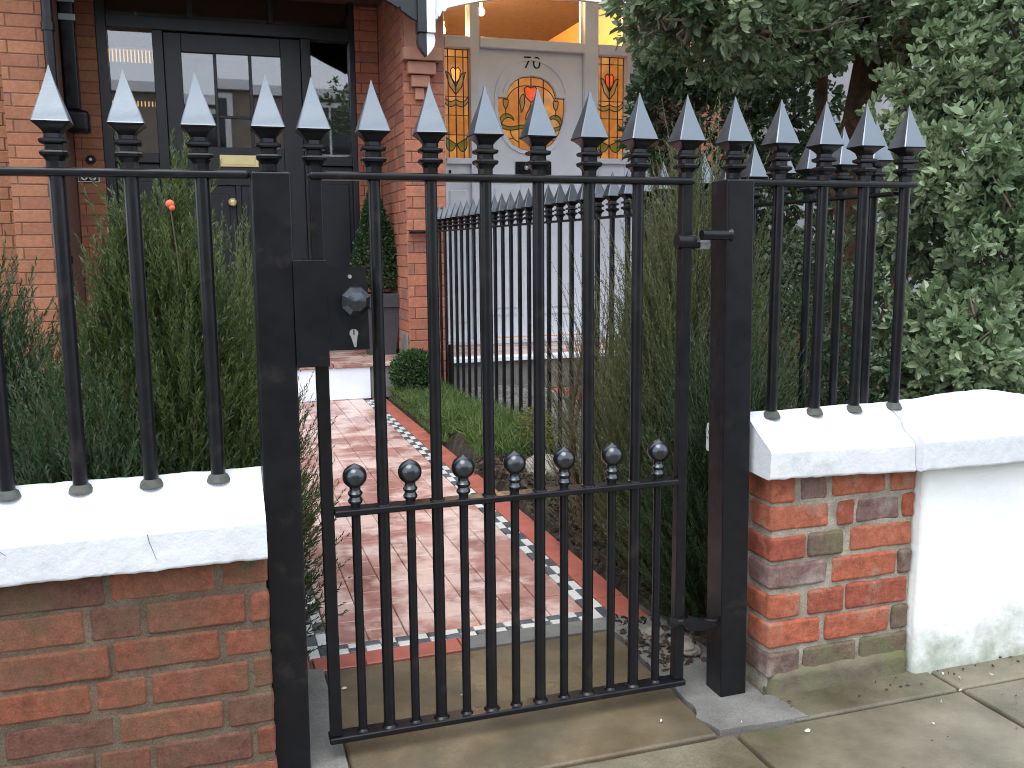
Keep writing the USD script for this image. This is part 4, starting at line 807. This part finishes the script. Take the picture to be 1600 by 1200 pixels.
bush('tree', 'slim russet-barked tree standing right of the dark brown trunk', 'tree', [((2.75, 1.5, 2.7), (.5, .4, .4), 160)], 6, .046, PITTO, 45, [((2.58, 1.40, 0), (2.54, 1.38, 2.6), .035, .028)], bark=REDBARK)
bush('ivy_hedge', 'dark small-leaved hedge just behind the short railing on the pier', 'hedge',
     [((1.78, .85, .55), (.36, .28, .62), 1500), ((2.05, 1.3, .6), (.5, .3, .65), 1000)], 6, .026, HEDGE, 43, [((1.8, .9, 0), (1.8, .9, .9), .02, .01), ((2.0, 1.3, 0), (2.05, 1.3, .9), .02, .01)], freq=5, thr=.4)
bush('background_hedge', 'deep dark evergreen hedge filling the back of the neighbouring garden', 'hedge',
     [((3.6, 3.3, .9), (.9, .7, 1.0), 1700), ((4.6, 2.6, 1.3), (1.0, .9, 1.3), 1500), ((2.98, 3.5, 2.5), (.6, .5, .8), 900), ((2.75, 2.7, 1.75), (.45, .4, .75), 900), ((2.16, 2.6, 1.72), (.26, .3, .5), 700), ((2.7, 2.5, .7), (.45, .35, .65), 700), ((4.6, 3.0, 2.8), (1., .7, .8), 900)], 6, .05, HEDGE, 44, [((3.6, 3.4, 0), (3.7, 3.4, 1.8), .05, .03), ((4.6, 2.8, 0), (4.6, 2.8, 2.4), .05, .03)], freq=2.2, thr=.38)
# clipped box ball and cone
def clipped(name, c, R, n, size, seed, label, cone=None):
    rg = np.random.default_rng(seed); d = rg.normal(size=(n, 3)); d /= np.linalg.norm(d, axis=1, keepdims=True); q = rg.uniform(.1, 1, (n, 1)) ** .33
    if cone:
        t = rg.uniform(0, 1, n) ** .9; a = rg.uniform(0, 6.283, n); rr_ = np.sqrt(rg.uniform(.25, 1, n)) * (R * (1 - t) ** .75 * (.86 + .28 * np.minimum(1, t * 6)) + .012) * (1 + .10 * np.sin(a * 5 + t * 13))
        P = np.stack([c[0] + rr_ * np.cos(a), c[1] + rr_ * np.sin(a), c[2] + cone * t], 1); D = np.stack([np.cos(a), np.sin(a), .5 + 0 * a], 1)
    else:
        q *= 1 + .10 * (meshkit.fbm(d * 3 + 4, 3, seed)[:, None] - .5); P = np.array(c) + d * q * R; D = d + [0, 0, .3]
    th = Thing(name, (c[0], c[1], c[2] - (0 if cone else R)), label, 'topiary')
    th.part('foliage', leaves(P, D + rg.normal(0, .6, D.shape), size * rg.uniform(.6, 1.25, n), rg, .62), BOXLEAF)
    th.part('stem', cat_([limb((c[0], c[1], c[2] - (.12 if cone else R)), (c[0] + rg.normal(0, .05), c[1] + rg.normal(0, .05), c[2] + (cone * .7 if cone else R * .6)), .012, .004, rg, 5, .01) for _ in range(4)]), BARK, 50); return th
clipped('box_ball', (1.135, 4.52, .215), .162, 6500, .022, 51, 'clipped round box ball growing beside the path below the porch step')
clipped('topiary_cone', (1.03, 5.36, .76), .185, 9000, .024, 52, 'clipped evergreen cone standing in the grey planter in the porch', .76)
pot = Thing('plant_pot', (1.08, 5.37, .26), 'tall tapered dark grey square planter in the porch beside the brick pillar', 'planter')
def sq(z, w, cx=1.075, cy=5.37): return (z, w, .12)
pot.part('pot_body', loft([(.262, .105, .12), (.62, .150, .12), (.64, .155, .12)], 1.06, 5.37), GREYPOT, 30)
pot.part('pot_rim', loft([(.63, .160, .1), (.635, .168, .1), (.725, .176, .1), (.738, .172, .1), (.738, .155, .1), (.70, .150, .1)], 1.06, 5.37), GREYPOT, 30)
pot.part('compost', bx(.94, 1.18, 5.25, 5.49, .70, .712), SOIL)

# grass, litter, small things
rg = np.random.default_rng(61)
def grass(n, x0, x1, y0, y1, l0, l1, seed, patch=.45, w=.0016):
    rg = np.random.default_rng(seed); P = np.stack([rg.uniform(x0, x1, n), rg.uniform(y0, y1, n), np.zeros(n)], 1); P = P[meshkit.fbm(P * 3.2 + 5, 3, seed) > patch]
    P[:, 2] = soilh(P[:, 0], P[:, 1]) - .004; D = rg.normal(0, .5, P.shape); D[:, 2] = 1
    return blades(P, D, rg.uniform(l0, l1, len(P)), w, rg, .5)
solo('grass', cat_([grass(16000, .985, 1.38, 2.2, 4.7, .03, .09, 62, .40), grass(5000, .99, 1.36, 2.3, 3.4, .08, .17, 63, .45, .0022), grass(5000, 1.0, 1.38, 3.6, 4.78, .02, .05, 64, .3, .002), grass(3000, -.6, -.1, .3, 4.5, .03, .08, 65, .5)]), GRASSM, label='loose green grass growing along the right edge of the red path', cat='grass', kind='stuff')
def scatter_leaves(n, x0, x1, y0, y1, s0, s1, seed, dz=.004):
    rg = np.random.default_rng(seed); P = np.stack([rg.uniform(x0, x1, n), rg.uniform(y0, y1, n), np.zeros(n)], 1); P[:, 2] = np.maximum(soilh(P[:, 0], P[:, 1]), -.0) + dz; D = rg.normal(size=P.shape); D[:, 2] *= .25
    return leaves(P, D, rg.uniform(s0, s1, n), rg, .6, .3)
solo('leaf_litter', cat_([scatter_leaves(2600, .985, 1.40, .42, 2.4, .015, .045, 71, .008), scatter_leaves(900, -1.4, -.1, .2, 2.5, .015, .04, 72), scatter_leaves(260, .83, 1.02, .14, .5, .012, .03, 73, .004), scatter_leaves(70, 1.03, 2.4, -.14, -.075, .005, .014, 74, .005), scatter_leaves(40, -.05, 1.9, -.55, -.15, .004, .010, 75, .005)]), LITTER, label='dead brown leaves and twigs covering the bed right of the path', cat='leaf litter', kind='stuff')
def petals(pts, seed):
    rg = np.random.default_rng(seed); P = np.array([(x, y, .006) for x, y in pts]); D = rg.normal(size=P.shape); D[:, 2] = .08
    return leaves(P, D, rg.uniform(.010, .018, len(P)), rg, .5, .2)
solo('fallen_petals', petals([(.90, -.15), (1.50, -.12), (1.53, -.14), (1.47, -.20), (1.62, -.16), (1.02, -.24), (.33, .18), (.05, .30), (.72, -.1), (1.3, -.3), (1.15, -.45), (.9, -.5), (1.4, -.22)], 5), PETAL, label='scattered white petals on the pavement in front of the pier', cat='petals', kind='stuff')
def rock(c, r, seed, label):
    t = trimesh.creation.icosphere(3, 1.0); v = np.array(t.vertices); v = np.sign(v) * np.abs(v) ** .8
    v *= (1 + (meshkit.fbm(v * 1.6 + seed, 3, seed) - .5) * .7)[:, None]; t.vertices = v * r + c
    return solo('garden_stone', t, STONE, 50, label, 'stone', 'stones in the bed beside the path')
rock((1.20, 1.98, .06), (.085, .11, .085), 3, 'large grey-buff stone at the end of the grass, beside the chequered edge')
rock((1.30, 1.22, .07), (.05, .055, .03), 5, 'pale angular flint lying among dead leaves in the bed below the juniper')
rock((1.10, 1.02, .03), (.024, .03, .016), 7, 'small pale pebble near the red edge tiles in the bed')
rock((1.16, 1.55, .05), (.06, .09, .05), 9, 'flat mossy stone edging the bed in the middle of the path')
rock((.955, .225, .015), (.035, .05, .018), 12, 'buff broken stone fragment behind the foot of the hinge-side post')
rock((.92, .34, .01), (.03, .03, .014), 14, 'small brown stone behind the foot of the hinge-side post')
th = bush('yellow_shrub', 'small yellow-green shrub at the foot of the dividing railing, behind the grass', 'shrub', [((1.31, 2.42, .16), (.10, .16, .13), 260)], 6, .020, YELLOWL, 46, [((1.31, 2.42, .0), (1.31, 2.42, .16), .006, .003)], freq=6, thr=.3, tw=False)
lab = Thing('plant_label', (1.16, .45, .40), 'white plastic plant label hanging in the dark yew', 'plant label')
lab.part('tag', rbox(1.083, 1.112, .30, .302, .60, .665, .001), ENAMEL)
